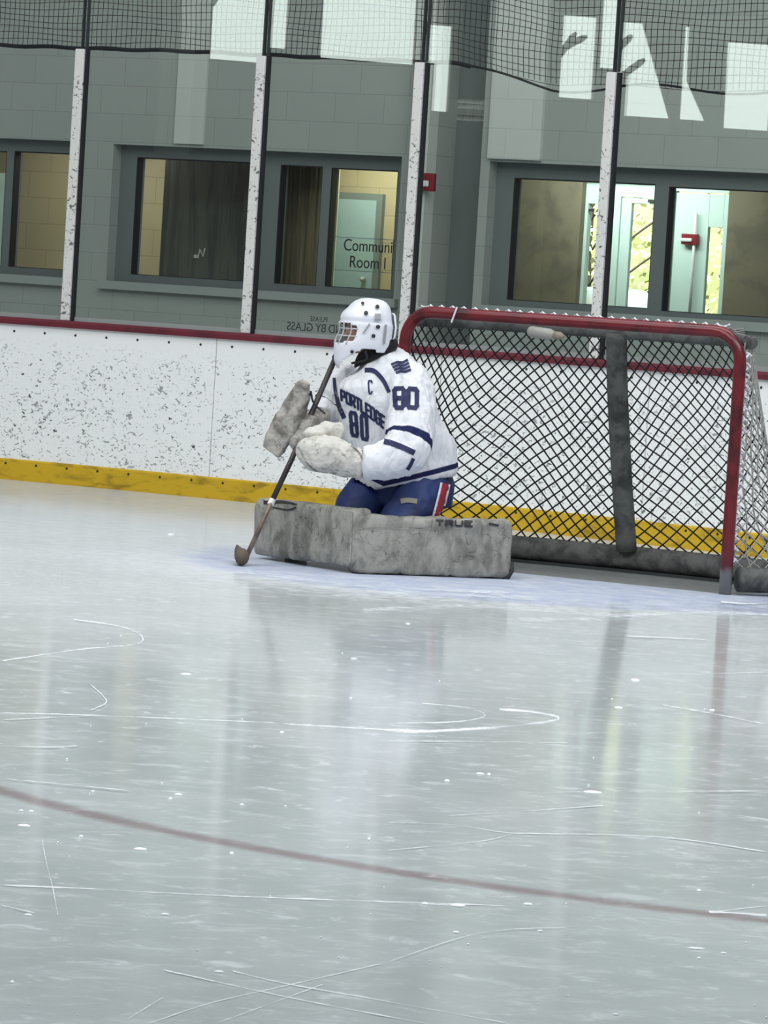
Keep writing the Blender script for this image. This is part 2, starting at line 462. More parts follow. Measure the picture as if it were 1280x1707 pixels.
GLYPH = {
 '8': [(LOOP0[:3]+[(1, .42), (.9, .5), (1, .58)]+LOOP0[3:7]+[(0, .58), (.1, .5), (0, .42)]+LOOP0[7:], 1), ([(.1, .5), (.9, .5)], 0)],
 '0': [(LOOP0, 1)], 'O': [(LOOP0, 1)],
 'D': [([(0, 0), (.8, 0), (1, .18), (1, .82), (.8, 1), (0, 1)], 1)],
 'P': [([(0, 0), (0, 1), (.8, 1), (1, .86), (1, .56), (.8, .45), (0, .45)], 0)],
 'R': [([(0, 0), (0, 1), (.8, 1), (1, .86), (1, .58), (.8, .46), (0, .46)], 0), ([(.5, .46), (1, 0)], 0)],
 'T': [([(0, 1), (1, 1)], 0), ([(.5, 1), (.5, 0)], 0)],
 'L': [([(0, 1), (0, 0), (1, 0)], 0)],
 'E': [([(1, 1), (0, 1), (0, 0), (1, 0)], 0), ([(0, .5), (.75, .5)], 0)],
 'G': [([(1, .8), (.82, 1), (.18, 1), (0, .82), (0, .18), (.18, 0), (.82, 0), (1, .18), (1, .48), (.55, .48)], 0)],
 'C': [([(1, .84), (.8, 1), (.2, 1), (0, .84), (0, .16), (.2, 0), (.8, 0), (1, .16)], 0)],
 'U': [([(0, 1), (0, .16), (.2, 0), (.8, 0), (1, .16), (1, 1)], 0)],
}
def glyph(bm, T, ch, quad, w, off=.004):
    tl, tr, br, bl = [Vector((*p, 0)) for p in quad]
    for pts, cl in GLYPH[ch]:
        q = []
        for x, y in pts:
            p = (bl*(1-x)+br*x)*(1-y)+(tl*(1-x)+tr*x)*y; q.append((p.x, p.y))
        ribbon(bm, T, q, w, off, bool(cl))
def text_mesh(body, size, depth=.002, align='LEFT'):
    c = bpy.data.curves.new('t', 'FONT'); c.body = body; c.size = size; c.extrude = depth; c.align_x = align
    o = bpy.data.objects.new('t', c); COL.objects.link(o)
    dg = bpy.context.evaluated_depsgraph_get(); dg.update()
    me = bpy.data.meshes.new_from_object(o.evaluated_get(dg))
    bpy.data.objects.remove(o); bm = B(); bm.from_mesh(me); bpy.data.meshes.remove(me); return bm

def words(body, size, depth, frame, m, parent, mirror=False):
    x = 0.0
    for w in body.split():
        bm = text_mesh(w, size, depth); x1 = max(v.co.x for v in bm.verts)
        obj('lettering', bm, m, parent, frame @ Matrix.Translation((x, 0, 0))); x += x1+size*.24

# ================================================================== SETTING
# ---- ice
bm = B()
N = 12
for i in range(N):
    pass
vs = [bm.verts.new(p) for p in ((-46, -14, 0), (24, -14, 0), (24, 46, 0), (-46, 46, 0))]; bm.faces.new(vs)
ext = bmesh.ops.extrude_face_region(bm, geom=bm.faces[:])
for v in [g for g in ext['geom'] if isinstance(g, bmesh.types.BMVert)]: v.co.z -= .1
setp(obj('floor', bm, M_ICE), 'wet scratched white ice sheet of the rink', 'ice', kind='structure')

# ---- wall frame behind the boards
nn = hypot(1, .62); E1 = Vector((1, -.62, 0))/nn; N1 = Vector((.62, 1, 0))/nn
MW = Matrix(((E1.x, N1.x, 0, 0), (E1.y, N1.y, 0, 28.9), (0, 0, 1, 0), (0, 0, 0, 1)))
def pierced(bm, s0, s1, z0, z1, d0, d1, holes):
    ss = sorted({s0, s1, *[h[0] for h in holes], *[h[1] for h in holes]}); zz = sorted({z0, z1, *[h[2] for h in holes], *[h[3] for h in holes]})
    ss = [x for x in ss if s0 <= x <= s1]; zz = [x for x in zz if z0 <= x <= z1]
    for a, b in zip(ss, ss[1:]):
        run = None
        for c, d in zip(zz, zz[1:]):
            ms, mz = (a+b)/2, (c+d)/2
            if any(h[0] < ms < h[1] and h[2] < mz < h[3] for h in holes):
                if run: box(bm, (a, d0, run[0]), (b, d1, run[1])); run = None
            else: run = (run[0] if run else c, d)
        if run: box(bm, (a, d0, run[0]), (b, d1, run[1]))
W1 = (-4.5, -2.80, 1.30, 2.286); W2 = (-2.465, -.03, 1.30, 2.278); W4 = (.672, 4.2, 1.30, 2.272)
NICHE = (.245, .60, 0, 6)
bm = B(); pierced(bm, -6, 6, 0, 6, 0, .24, [W1, W2, W4, NICHE])
setp(obj('wall_back', bm, M_WALL, frame=MW), 'grey painted block wall behind the rink glass', 'wall', kind='structure')
bm = B(); box(bm, (.10, -.12, 0), (.245, 0, 6)); setp(obj('trim_1', bm, M_PIER_REFL, frame=MW), 'pale square column between the two window walls', 'column', kind='structure')
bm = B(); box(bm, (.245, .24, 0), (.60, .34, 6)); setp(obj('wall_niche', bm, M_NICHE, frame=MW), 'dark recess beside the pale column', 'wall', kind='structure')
bm = B(); box(bm, (.665, -.03, 2.29), (1.075, 0, 6)); setp(obj('reflection_strip_right', bm, M_PIER_REFL, frame=MW), 'pale strip painted as a glass reflection above the right window', 'pilaster', kind='structure')  # light mirrored in the rink glass, built as a paler strip on the wall
bm = B(); box(bm, (-1.93, -.02, 2.30), (-1.68, 0, 6)); setp(obj('reflection_strip_middle', bm, M_PIER_REFL, frame=MW), 'pale strip painted as a glass reflection above the middle window', 'pilaster', kind='structure')  # mirrored light stripe put into the wall as a pale raised strip

def window(n, hole, panes, label, d=.15):
    s0, s1, z0, z1 = hole
    bm = B(); pierced(bm, s0, s1, z0, z1, d-.05, d+.05, panes)
    w = setp(obj('window_%d' % n, bm, M_FRAME, frame=MW), label, 'window', kind='structure')
    bm = B(); box(bm, (s0-.04, -.05, z0-.06), (s1+.04, d-.05, z0)); obj('window_sill', bm, M_SILL, w, MW)
    for p in panes:
        bm = B(); box(bm, (p[0], d, p[2]), (p[1], d+.006, p[3])); obj('pane', bm, M_PANE, w, MW)
        bm = B(); pierced(bm, p[0], p[1], p[2], p[3], d-.052, d+.01, [(p[0]+.012, p[1]-.003, p[2]+.003, p[3]-.008)]); obj('gasket', bm, M_BLACK, w, MW)
    return w
window(1, W1, [(-4.4, -3.49, 1.355, 2.195), (-3.42, -2.85, 1.355, 2.2)], 'interior window at the left with tan wall behind')
window(2, W2, [(-2.32, -1.26, 1.355, 2.195), (-1.085, -.735, 1.355, 2.188), (-.66, -.115, 1.357, 2.183)], 'interior window with dark partition and community room sign behind')
window(3, W4, [(.815, 1.90, 1.345, 2.172), (2.005, 4.1, 1.335, 2.16)], 'interior window above the goal looking into the bright entrance lobby')

# conduits in the niche
for s, r, lab in ((.515, .028, 'grey vertical pipe in the recess nearer the pale column'), (.575, .02, 'thin grey vertical pipe in the recess, farther from the pale column')):
    bm = B(); tube(bm, [(s, .20, .02), (s, .20, 5.8)], r, 12)
    o = obj('wall_pipe', bm, M_FRAME, frame=MW, smooth=True); setp(o, lab, 'pipe', 'pipes in the recess')

# ---- rooms behind the windows
def slab(name, lo, hi, m, lab, cat='wall', kind='structure'):
    bm = B(); box(bm, lo, hi); return setp(obj(name, bm, m, frame=MW), lab, cat, kind=kind)
slab('wall_room_back', (-6.5, 1.6, 0), (-.72, 1.75, 2.7), M_TAN, 'tan block wall inside the rooms')
slab('ceiling', (-6.5, .24, 2.55), (5, 5.2, 2.7), M_PIER_REFL, 'ceiling of the rooms behind the windows', 'ceiling')
slab('floor_room', (-6.5, .24, -.05), (5, 5.2, .02), M_NICHE, 'floor of the rooms behind the windows', 'floor')
slab('wall_room_side', (-2.58, .82, .02), (-1.70, .9, 2.55), M_CURT, 'dark partition behind the middle window', 'partition')
bm = B()   # folded curtain
pts = [(-1.48+.5*i/60, .5+.02*sin(i*1.3)) for i in range(61)]
loft(bm, [[(x, y+k, z) for x, y in pts for k in (0,)]+[(x, y+.012, z) for x, y in pts[::-1]] for z in (.05, 2.5)])
setp(obj('curtain', bm, M_CURT2, frame=MW, smooth=True), 'folded tan curtain behind the narrow middle pane', 'curtain')
# slanted partition hidden behind the mullion, seals off the lit room
P0 = Vector((-.70, .21)); dv = Vector((-.62, 1)).normalized()
bm = B(); A = MW.copy()
q = [(P0+dv*a+Vector((b, 0))) for a, b in ((0, -.015), (0, .015), (2.0, .015), (2.0, -.015))]
loft(bm, [[(p.x, p.y, z) for p in q] for z in (.02, 2.55)])
setp(obj('wall_slant', bm, M_PALE, frame=MW), 'partition beside the lit room', 'partition', kind='structure')
q = [(P0+dv*a+Vector((b, 0))) for a, b in ((0, .66), (0, .69), (2.0, .69), (2.0, .66))]
bm = B(); loft(bm, [[(p.x, p.y, z) for p in q] for z in (.02, 2.55)])
setp(obj('wall_slant_right', bm, M_PALE, frame=MW), 'partition on the other side of the lit room', 'partition', kind='structure')
slab('wall_lit_room', (-1.75, 1.62, .02), (-.85, 1.7, 2.55), M_PALE, 'pale yellow wall of the lit room')
bm = B(); box(bm, (-1.60, 1.55, .02), (-1.19, 1.60, 2.0)); 
dr = setp(obj('door_1', bm, M_TEAL, frame=MW), 'teal grey door in the lit room', 'door', kind='structure')
bm = B(); pierced(bm, -1.66, -1.145, .02, 2.05, 1.56, 1.62, [(-1.60, -1.19, 0, 2.0)]); obj('door_frame', bm, M_FRAME, dr, MW)
bm = B(); ellipsoid(bm, (-1.25, 1.52, 1.42), (Vector((.02, 0, 0)), Vector((0, .03, 0)), Vector((0, 0, .02)))); obj('door_knob', bm, M_CHAN, dr, MW, True)
# sign on the glass of the lit room: clear plate with dark lettering
sg = empty('room_sign', MW @ Vector((-.42, .22, 1.47)), 'clear glass sign plate with dark lettering in the lit window', 'sign')
bm = B(); pierced(bm, -.688, -.19, 1.474, 1.708, .214, .22, [(-.684, -.194, 1.478, 1.704)]); obj('sign_border', bm, M_FRAME, sg, MW)
bm = B(); box(bm, (-.688, .221, 1.474), (-.19, .224, 1.708)); obj('sign_plate', bm, M_PANE, sg, MW)
RX = Matrix.Rotation(pi/2, 4, 'X')
for body, s, z, sz in (('Community', -.60, 1.615, .118), ('Room 1', -.545, 1.50, .118)):
    words(body, sz, .001, MW @ Matrix.Translation((s, .214, z)) @ RX @ Matrix.Diagonal((.86, 1, 1, 1)), M_INK, sg)
# white mark on the dark partition
bm = B()
for a, b in (((0, 0), (0, .07)), ((0, .07), (.05, 0)), ((.05, 0), (.06, .085))):
    pass
mk = [(-2.235, 1.50), (-2.222, 1.565), (-2.19, 1.515), (-2.178, 1.575)]
tube(bm, [(x, .812, z) for x, z in mk], .006, 6)
box(bm, (-2.265, .80, 1.50), (-2.24, .815, 1.525))
setp(obj('wall_mark', bm, M_WHITE, frame=MW), 'small bright white mark on the dark partition', 'mark')
slab('trim_7', (-4.25, .8, .02), (-3.96, .86, 2.05), M_MINT, 'mint white door edge seen through the left window', 'door edge')
# lobby
bm = B(); pierced(bm, -1.6, 4.5, 0, 2.55, 2.5, 2.62, [(-.005, 1.21, 0, 2.25)])
setp(obj('wall_lobby', bm, mat('lobby_tan', (120, 113, 92), .8, dirt=(100, 94, 78), scale=3), frame=MW), 'dim tan wall of the lobby around the entrance', 'wall', kind='structure')
q = [Vector((.70, .25)), Vector((.73, .25)), Vector((-1.15, 2.5)), Vector((-1.18, 2.5))]
# entrance doors
bm = B(); pierced(bm, -.005, 1.21, 0, 2.25, 2.56, 2.62, [(.02, .165, .15, 2.08), (.29, .72, .02, 2.14), (.74, 1.195, .02, 2.2)])
d2 = setp(obj('door_2', bm, M_MINT, frame=MW), 'mint white glazed entrance doors of the lobby', 'door', kind='structure')
bm = B(); pierced(bm, .295, .715, .02, 2.135, 2.57, 2.61, [(.378, .64, .25, 2.095)]); obj('door_leaf', bm, M_MINT, d2, MW, bevel=.004)
bm = B(); pierced(bm, .745, 1.19, .02, 2.19, 2.57, 2.61, [(1.02, 1.14, .9, 1.95)]); obj('door_leaf', bm, M_MINT, d2, MW, bevel=.004)
bm = B(); tube(bm, [(.93, 2.54, 1.2), (.93, 2.54, 2.05)], .012, 8); obj('door_bar', bm, M_WHITE, d2, MW, True)
bm = B(); box(bm, (.02, 2.59, .15), (.165, 2.594, 2.08)); box(bm, (.378, 2.59, .25), (.64, 2.594, 2.095)); box(bm, (1.02, 2.59, .9), (1.14, 2.594, 1.95)); obj('pane', bm, M_PANE, d2, MW)
bm = B(); box(bm, (.03, 2.55, 2.02), (.07, 2.56, 2.04)); box(bm, (.52, 2.55, 2.11), (.60, 2.565, 2.13)); obj('closer', bm, M_DKMETAL, d2, MW)
# outside: hedge, car, paving
bm = B(); box(bm, (-9, 2.7, -.06), (6, 12, 0)); setp(obj('pavement', bm, M_ASPH, frame=MW), 'pavement outside the entrance doors', 'pavement', kind='structure')
tr = empty('tree', MW @ Vector((-2.9, 8, 0)), 'sunlit yellow green tree outside the entrance doors', 'tree')
bm = B(); rnd = random.Random(3)
for i in range(5200):
    c = Vector((rnd.uniform(-5.2, -1.2), rnd.uniform(7.6, 9.2), rnd.uniform(.9, 3.4)))
    a = Vector((rnd.gauss(0, 1), rnd.gauss(0, 1), rnd.gauss(0, 1))).normalized(); b2 = a.orthogonal().normalized()
    s = rnd.uniform(.02, .045)
    v = [bm.verts.new(c+a*s*x+b2*s*.6*y) for x, y in ((-1, 0), (0, -1), (1, 0), (0, 1))]; bm.faces.new(v)
obj('foliage', bm, M_LEAF, tr, MW, recalc=False)
bm = B()
tube(bm, smooth_path([(-2.9, 8, 0), (-2.95, 8, .8), (-3.1, 8.1, 1.8), (-3.0, 8, 3.2)]), .07, 8)
for i in range(14):
    z = .7+i*.15; sg2 = 1 if i % 2 else -1
    tube(bm, smooth_path([(-3, 8, z), (-3+sg2*.5, 7.6, z+.35), (-3+sg2*1.1, 7.5, z+.75)], 4), .010, 5)
obj('trunk', bm, M_BARK, tr, MW, True)
bm = B(); box(bm, (-9, 10.2, 0), (2, 10.3, 4)); 
setp(obj('hedge', bm, mat('hedge_green', (216, 222, 160), .8, dirt=(236, 234, 190), scale=2.2), frame=MW, bevel=.04), 'pale green hedge beyond the tree', 'hedge', kind='stuff')
cr = empty('car', MW @ Vector((-2.2, 6.0, 0)), 'pale blue car parked outside the entrance doors', 'car')
bm = B(); prof = [(-2.0, .35), (-2.05, .75), (-1.5, .92), (-1.0, 1.0), (-.55, 1.42), (.7, 1.45), (1.25, 1.02), (1.9, .95), (2.0, .4)]
loft(bm, [[(-2.4+x*k, 5.2+y, .02+z*(.98 if k < 1 else 1)) for x, z in prof] for y, k in ((0, .97), (.1, 1), (1.5, 1), (1.6, .97))])
obj('car_body', bm, M_CAR, cr, MW, bevel=.05)
bm = B(); loft(bm, [[(-2.4+x, y, z) for x, z in ((-.85, 1.02), (-.5, 1.36), (.62, 1.38), (1.05, 1.04))] for y in (5.17, 5.21)]); obj('car_window', bm, M_CARGL, cr, MW)
for sx in (-1.25, 1.25):
    bm = B(); tube(bm, [(-2.4+sx, 5.17, .32), (-2.4+sx, 5.4, .32)], .32, 20); obj('wheel', bm, M_BLACK, cr, MW, True)
def wpt(s, d, z): return MW @ Vector((s, d, z))
area('outdoor_light', wpt(-1.5, 4.0, 5.0), wpt(-3, 8.4, 1.2), 4, 2, 1900, (1, .98, .92))
area('porch_light', wpt(.5, 1.9, 2.5), wpt(.6, 2.6, 1.4), 1.4, .4, 34, (.92, 1, .97))
area('lit_room_lamp', wpt(-1.05, .95, 2.5), wpt(-1.1, 1.1, 0), .5, .5, 19, (1, .97, .95))
area('left_room_lamp', wpt(-3.4, .8, 2.5), wpt(-3.4, 1.0, 0), 1.5, .5, 16, (1, .97, .88))
area('lobby_lamp', wpt(2, 1.4, 2.5), wpt(2, 1.5, 0), 1.5, .8, 6, (1, .97, .9))
# red alarm boxes
def alarm(s0, s1, z0, z1, d, lab):
    bm = B(); box(bm, (s0, d-.04, z0), (s1, d, z1)); o = setp(obj('wall_alarm', bm, M_RED, frame=MW, bevel=.006), lab, 'alarm', 'red wall alarms')
    h = z1-z0; bm = B(); box(bm, (s0, d-.055, z0+h*.25), (s0+(s1-s0)*.72, d-.03, z0+h*.58)); obj('alarm_lens', bm, M_WHITE, o, MW, bevel=.008)
alarm(.205, .335, 2.045, 2.168, -.125, 'red alarm box with white lens on the pale column')
alarm(.83, .96, 1.815, 1.895, 2.56, 'red alarm box with white lens in front of the bright entrance door')

# ---- left wall of the rink with daylight windows, seen only mirrored in the glass
ML = Matrix(((0, -1, 0, -46), (1, 0, 0, 0), (0, 0, 1, 0), (0, 0, 0, 1)))    # local s -> +Y, d -> -X
HL = [(4.70, 5.82, 5.15, 7.0), (9.07, 10.85, 5.2, 7.0), (11.45, 11.85, 5.3, 7.0), (11.92, 12.55, 4.74, 6.17), (14.5, 15.33, 4.35, 5.83), (15.6, 17.2, 4.45, 6.05)]
bm = B(); pierced(bm, -12, 34, 0, 9, 0, .2, HL); setp(obj('wall_left', bm, M_DARKWALL, frame=ML), 'dim side wall of the rink with high daylight windows', 'wall', kind='structure')
bm = B(); box(bm, (-2, 2.4, 2), (24, 2.45, 9)); setp(obj('sky_backdrop', bm, M_SKY, frame=ML), 'bright daylight outside the high windows', 'sky', kind='structure')
bm = B(); box(bm, (6.18, -.12, 3.4), (6.82, 0, 9)); setp(obj('trim_4', bm, M_WPIL, frame=ML), 'white pilaster on the side wall', 'pilaster', kind='structure')
bm = B(); box(bm, (12.80, -.06, 3.65), (13.72, 0, 6.2)); setp(obj('trim_5', bm, M_WPIL, frame=ML), 'white panel between the high windows', 'panel', kind='structure')
def bare_tree(s, brs, lab):
    t = empty('tree', ML @ Vector((s, 1.2, 0)), lab, 'tree', 'bare trees outside the high windows')
    bm = B(); tube(bm, smooth_path([(s, 1.2, 0), (s+.05, 1.25, 2.5), (s-.06, 1.2, 5.0), (s+.05, 1.2, 8)]), [.13]*24+[.06], 8); obj('trunk', bm, M_BARK, t, ML, True)
    for q in brs:
        bm = B(); tube(bm, smooth_path([(s, 1.2, q[0][1]-.5)]+[(p[0], 1.2, p[1]) for p in q], 5), [.06]*(5*len(q))+[.03], 6); obj('branch', bm, M_BARK, t, ML, True)
bare_tree(13.25, [[(12.7, 5.05), (12.3, 5.5), (12.0, 5.95)], [(12.7, 5.25), (12.2, 5.66), (11.8, 5.9)]], 'bare tree mirrored in the glass left of the greyish stanchion')
bare_tree(17.75, [[(17.4, 5.0), (17.05, 5.6), (16.8, 5.9)], [(17.3, 4.75), (16.9, 5.2), (16.55, 5.5)]], 'bare tree mirrored in the rightmost glass')
bare_tree(6.5, [[(6.0, 5.5), (5.6, 5.9), (5.2, 6.3)], [(6.0, 5.75), (5.5, 6.3), (5.0, 6.6)]], 'bare tree mirrored in the glass above the middle window')
def pennant(poly, m, lab):
    bm = B(); loft(bm, [[(s, -.25+k, z) for s, z in poly] for k in (0, .01)])
    o = setp(obj('pennant', bm, m, frame=ML), lab, 'banner', 'banners hanging along the side wall')
    z = max(p[1] for p in poly); tp = [p[0] for p in poly if p[1] > z-.02]; s0, s1 = min(tp), max(tp)
    bm = B(); tube(bm, [(s0+.01, -.245, z), (s1-.01, -.245, z)], .015, 8); obj('hanging_rod', bm, M_DKMETAL, o, ML)
    for q in (s0+.03, s1-.03):
        bm = B(); tube(bm, [(q, -.245, z), (q, -.245, 9)], .004, 5); obj('hanging_cord', bm, M_DKMETAL, o, ML)
pennant([(17.0, 6.4), (16.11, 6.4), (16.11, 4.07), (16.2, 4.05), (16.32, 4.47)], M_PENR, 'dark maroon pennant mirrored in the rightmost glass')
pennant([(16.06, 6.4), (15.37, 6.4), (15.34, 4.1), (15.45, 4.05), (15.68, 4.42), (16.04, 5.1)], M_PENT, 'teal pennant mirrored in the rightmost glass beside the maroon one')
pennant([(.85, 5.3), (-.2, 5.3), (-.1, 4.25), (.1, 4.42), (.31, 4.2)], M_PENB, 'blue grey forked pennant mirrored in the leftmost glass')

# ================================================================== BOARDS, GLASS, NETTING
def bY(x): return 25.448-.7463*x-.0453*x*x
def bpt(x, off=0.0, z=0.0):
    sl = -.7463-.0906*x; n = Vector((-sl, 1, 0)).normalized()
    return Vector((x, bY(x), 0))+n*off+Vector((0, 0, z))
def xat(px, py):    # where a sight line meets the boards
    r = ray(px, py); t = 25
    for i in range(40): t = bY(r.x*t)/r.y
    return r.x*t
def strip(bm, x0, x1, prof, n=8):
    loft(bm, [[bpt(x0+(x1-x0)*i/n, o, z) for o, z in prof] for i in range(n+1)])
SEAM = [-6.0, -4.6, xat(362, 560), xat(731, 690), xat(1075, 760), 3.7]
LAB = ['scuffed white dasher board at the far left edge', 'scuffed white dasher board left of the thin vertical seam', 'scuffed white dasher board behind the kneeling goalie',
       'scuffed white dasher board behind the middle of the net', 'scuffed white dasher board behind the right goal post']
for i in range(1, 5):
    x0, x1 = SEAM[i], SEAM[i+1]
    g = .0025
    bm = B(); strip(bm, x0+g, x1-g, [(0, .02), (0, 1.0), (.05, 1.0), (.05, .02)], 16)
    pnl = setp(obj('dasher_board', bm, M_BOARD, smooth=False), LAB[i], 'rink board', 'dasher boards')
    bm = B(); strip(bm, x0, x1, [(-.014, 0), (-.014, .125), (-.008, .135), (0, .135), (0, 0)], 16); obj('kick_plate', bm, M_YEL, pnl)
    bm = B(); strip(bm, x0, x1, [(-.022, 1.0), (-.022, 1.03), (-.012, 1.045), (.12, 1.045), (.12, 1.0)], 16); obj('cap_rail', bm, M_CAP, pnl)
    L = (bpt(x1)-bpt(x0)).length; k = int(L/.225)
    proto = None
    for row, zz, oo in ((0, .955, -.002), (1, .105, -.016)):
        for j in range(k):
            x = x0+(x1-x0)*(j+.5)/k
            p = bpt(x, oo, zz); n = (bpt(x, 1)-bpt(x, 0))
            if proto is None:
                bm = B(); tube(bm, [(0, 0, 0), (0, .006, 0)], .0085, 8); me = None
                so = obj('screw', bm, M_SCREW, pnl); proto = so
            else:
                so = proto.copy(); COL.objects.link(so); so.parent = pnl; so.matrix_parent_inverse = WM[pnl.name].inverted()
            so.matrix_basis = Matrix.Translation(p) @ Matrix.Rotation(atan2(-n.x, n.y), 4, 'Z')
bm = B(); strip(bm, -4.6, 3.7, [(.052, 0), (.052, 1.04), (.30, 1.04), (.30, 0)], 24)
setp(obj('trim_6', bm, M_NICHE), 'backing of the rink boards', 'backing', kind='structure')

SX = [-3.25, xat(106, 530), xat(406, 551), xat(688, 250), xat(1005, 300), 2.22]
GOFF = .06
GTOP = 3.75
GL = ['clear rink glass pane at the left edge', 'clear rink glass pane over the window with the dark partition', 'clear rink glass pane in front of the community room sign, above the goalie',
      'clear rink glass pane behind the left half of the goal', 'clear rink glass pane at the right edge, above the right goal post']
for i in range(5):
    a, b = bpt(SX[i], GOFF), bpt(SX[i+1], GOFF); d = (b-a).normalized(); n = Vector((-d.y, d.x, 0))
    g = empty('glass_pane', (a+b)/2+Vector((0, 0, 1.045)), GL[i], 'glass pane', 'rink glass panes')
    bm = B(); M4 = Matrix(((d.x, n.x, 0, a.x), (d.y, n.y, 0, a.y), (0, 0, 1, 0), (0, 0, 0, 1))); L = (b-a).length
    e0 = -.55 if i == 0 else .012; e1 = L+.5 if i == 4 else L-.012
    box(bm, (e0, 0, 1.06), (e1, .012, GTOP), M4); obj('glass', bm, M_GLASS, g)
    bm = B(); box(bm, (e0+.008, -.012, 1.043), (e1-.008, -.002, 1.072), M4); box(bm, (e0+.008, .014, 1.043), (e1-.008, .024, 1.072), M4); obj('bottom_channel', bm, M_CHAN, g)
SL = ['white scuffed glass stanchion at the far left', 'white scuffed glass stanchion second from the left edge', 'white scuffed glass stanchion rising behind the left goal post', 'greyish scuffed glass stanchion above the middle of the crossbar']
for i in range(1, 5):
    p = bpt(SX[i], GOFF); d = (bpt(SX[i]+.1)-bpt(SX[i]-.1)).normalized(); n = Vector((-d.y, d.x, 0))
    M4 = Matrix(((d.x, n.x, 0, p.x), (d.y, n.y, 0, p.y), (0, 0, 1, 0), (0, 0, 0, 1)))
    ZT = (2.775, 2.765, 2.75, 2.715)[i-1]
    st = empty('stanchion', p+Vector((0, 0, 1.045)), SL[i-1], 'stanchion', 'glass stanchions')
    bm = B(); box(bm, (-.034, -.05, 1.046), (.032, -.012, ZT), M4); obj('post', bm, M_POST, st, bevel=.004)
    bm = B(); box(bm, (.033, -.034, 1.046), (.052, -.004, ZT), M4); obj('gasket', bm, M_BLACK, st)
    for s in (-.014, .018):
        bm = B(); box(bm, (s-.003, -.012, ZT+.005), (s+.003, .02, GTOP), M4); obj('joint_strip', bm, M_DKMETAL, st)

# protective netting hung behind the glass
def hem(x):
    return 2.79-.03*max(0, x+1.5)*.6-.10*max(0, min(1, (x-.15)/.6))
bm = B()
NO = .17
x = -3.6
def seg4(bm, pts, r): tube(bm, pts, r, 4)
k = 0
while x < 2.7:
    sag = .012*sin(x*9)+.008*sin(x*23+1)
    z0 = hem(x)
    seg4(bm, [bpt(x+.004*sin(z*14+x*5)+sag*.3*(z-2.8), NO+.01*sin(z*5+x*3), z) for z in [z0+(4.0-z0)*j/8 for j in range(9)]], .0019)
    x += .0325; k += 1
for j in range(31):
    pts = []
    for i in range(127):
        x = -3.6+6.3*i/126; z0 = hem(x)
        z = z0+.041*j + .010*sin(x*7+j*.6)*(1 if j < 26 else .5)
        pts.append(bpt(x, NO+.01*sin(z*5+x*3), z))
    seg4(bm, pts, .0019)
nt_ = setp(obj('safety_netting', bm, M_NETB), 'black square mesh safety netting above the glass', 'netting')
bm = B()
pts = [bpt(-3.6+3.85*i/60, NO, hem(-3.6+3.85*i/60)+.004*sin(i*1.1)) for i in range(61)]
tube(bm, pts, [(.013, .008)]*61, 8); obj('netting_hem', bm, M_BLACK, nt_)
bm = B()
pts = [bpt(.2+2.5*i/60, NO, hem(.2+2.5*i/60)-.03*sin(min(1, i/24)*pi)+.02*sin(i*.3)) for i in range(61)]
tube(bm, pts, .007, 6); obj('netting_rope', bm, M_BLACK, nt_)

# warning sticker on the glass, read from the far side
dP = bpt(SX[3], GOFF)-bpt(SX[2], GOFF); dd = dP.normalized(); nv = Vector((-dd.y, dd.x, 0))
p0 = bpt(SX[2], GOFF); M4 = Matrix(((dd.x, nv.x, 0, p0.x), (dd.y, nv.y, 0, p0.y), (0, 0, 1, 0), (0, 0, 0, 1)))
sk = empty('warning_sticker', M4 @ Vector((.6, -.003, 1.1)), 'small mirrored warning lettering on the glass beside the goalie mask', 'sticker')
for body, s, z, sz in (('DO NOT STAND BY GLASS', 1.145, 1.085, .072), ('PLEASE', .60, 1.148, .044)):
    words(body, sz, .0006, M4 @ Matrix.Translation((s, -.002, z)) @ RX @ Matrix.Diagonal((-1, 1, 1, 1)), M_GLASSINK, sk)

# ================================================================== GOAL
GB = Vector((1.690, 20.511, 0)); PH = radians(30.6)
GM = Vector((-cos(PH), sin(PH), 0)); GN = Vector((sin(PH), cos(PH), 0))
def G(u, v, z): return GB+GM*u+GN*v+Vector((0, 0, z))
GW, GZ = 1.90, 1.283
goal = empty('hockey_goal', G(GW/2, .3, 0), 'red framed hockey goal with black netting standing in front of the boards', 'hockey goal')
bm = B(); R = .15; pts = [G(0, 0, 0), G(0, 0, .3), G(0, 0, .7), G(0, 0, GZ-R)]
pts += [G(R-R*cos(a), 0, GZ-R+R*sin(a)) for a in [radians(x) for x in (15, 30, 45, 60, 75, 90)]]
pts += [G(u, 0, GZ) for u in (.5, .95, 1.4, GW-R)]
pts += [G(GW-R+R*sin(a), 0, GZ-R+R*cos(a)) for a in [radians(x) for x in (15, 30, 45, 60, 75, 90)]]
pts += [G(GW, 0, .7), G(GW, 0, .3), G(GW, 0, 0)]
tube(bm, pts, .031, 20); obj('goal_frame', bm, M_TUBE, goal, smooth=True)
BASE = [(0, .02), (-.17, .22), (-.22, .42), (-.13, .62), (.08, .74), (.35, .79), (.95, .82), (1.55, .79), (1.82, .74), (2.03, .62), (2.12, .42), (2.07, .22), (GW, .02)]
TOP = [(0, .02), (.0, .10), (.03, .2), (.10, .32), (.22, .42), (.42, .48), (.95, .50), (1.48, .48), (1.68, .42), (1.80, .32), (1.87, .2), (1.90, .10), (GW, .02)]
def path(P, n=10): return [(p.x, p.y) for p in smooth_path([(*q, 0) for q in P], n)]
bp_, tp_ = path(BASE), path(TOP)
bm = B(); tube(bm, [G(u, v, .075) for u, v in bp_[2:-2]], [(.062, .055)]*len(bp_[2:-2]), 12); 
pdk = obj('base_pad', bm, M_PADGREY, goal, smooth=True)
bm = B(); loft(bm, [[G(u+a*0, v-.05+a, z) for a, z in ((0, 0), (.1, 0), (.1, .016), (0, .016))] for u, v in bp_[14:-14]]); obj('base_plate', bm, M_DKMETAL, goal)
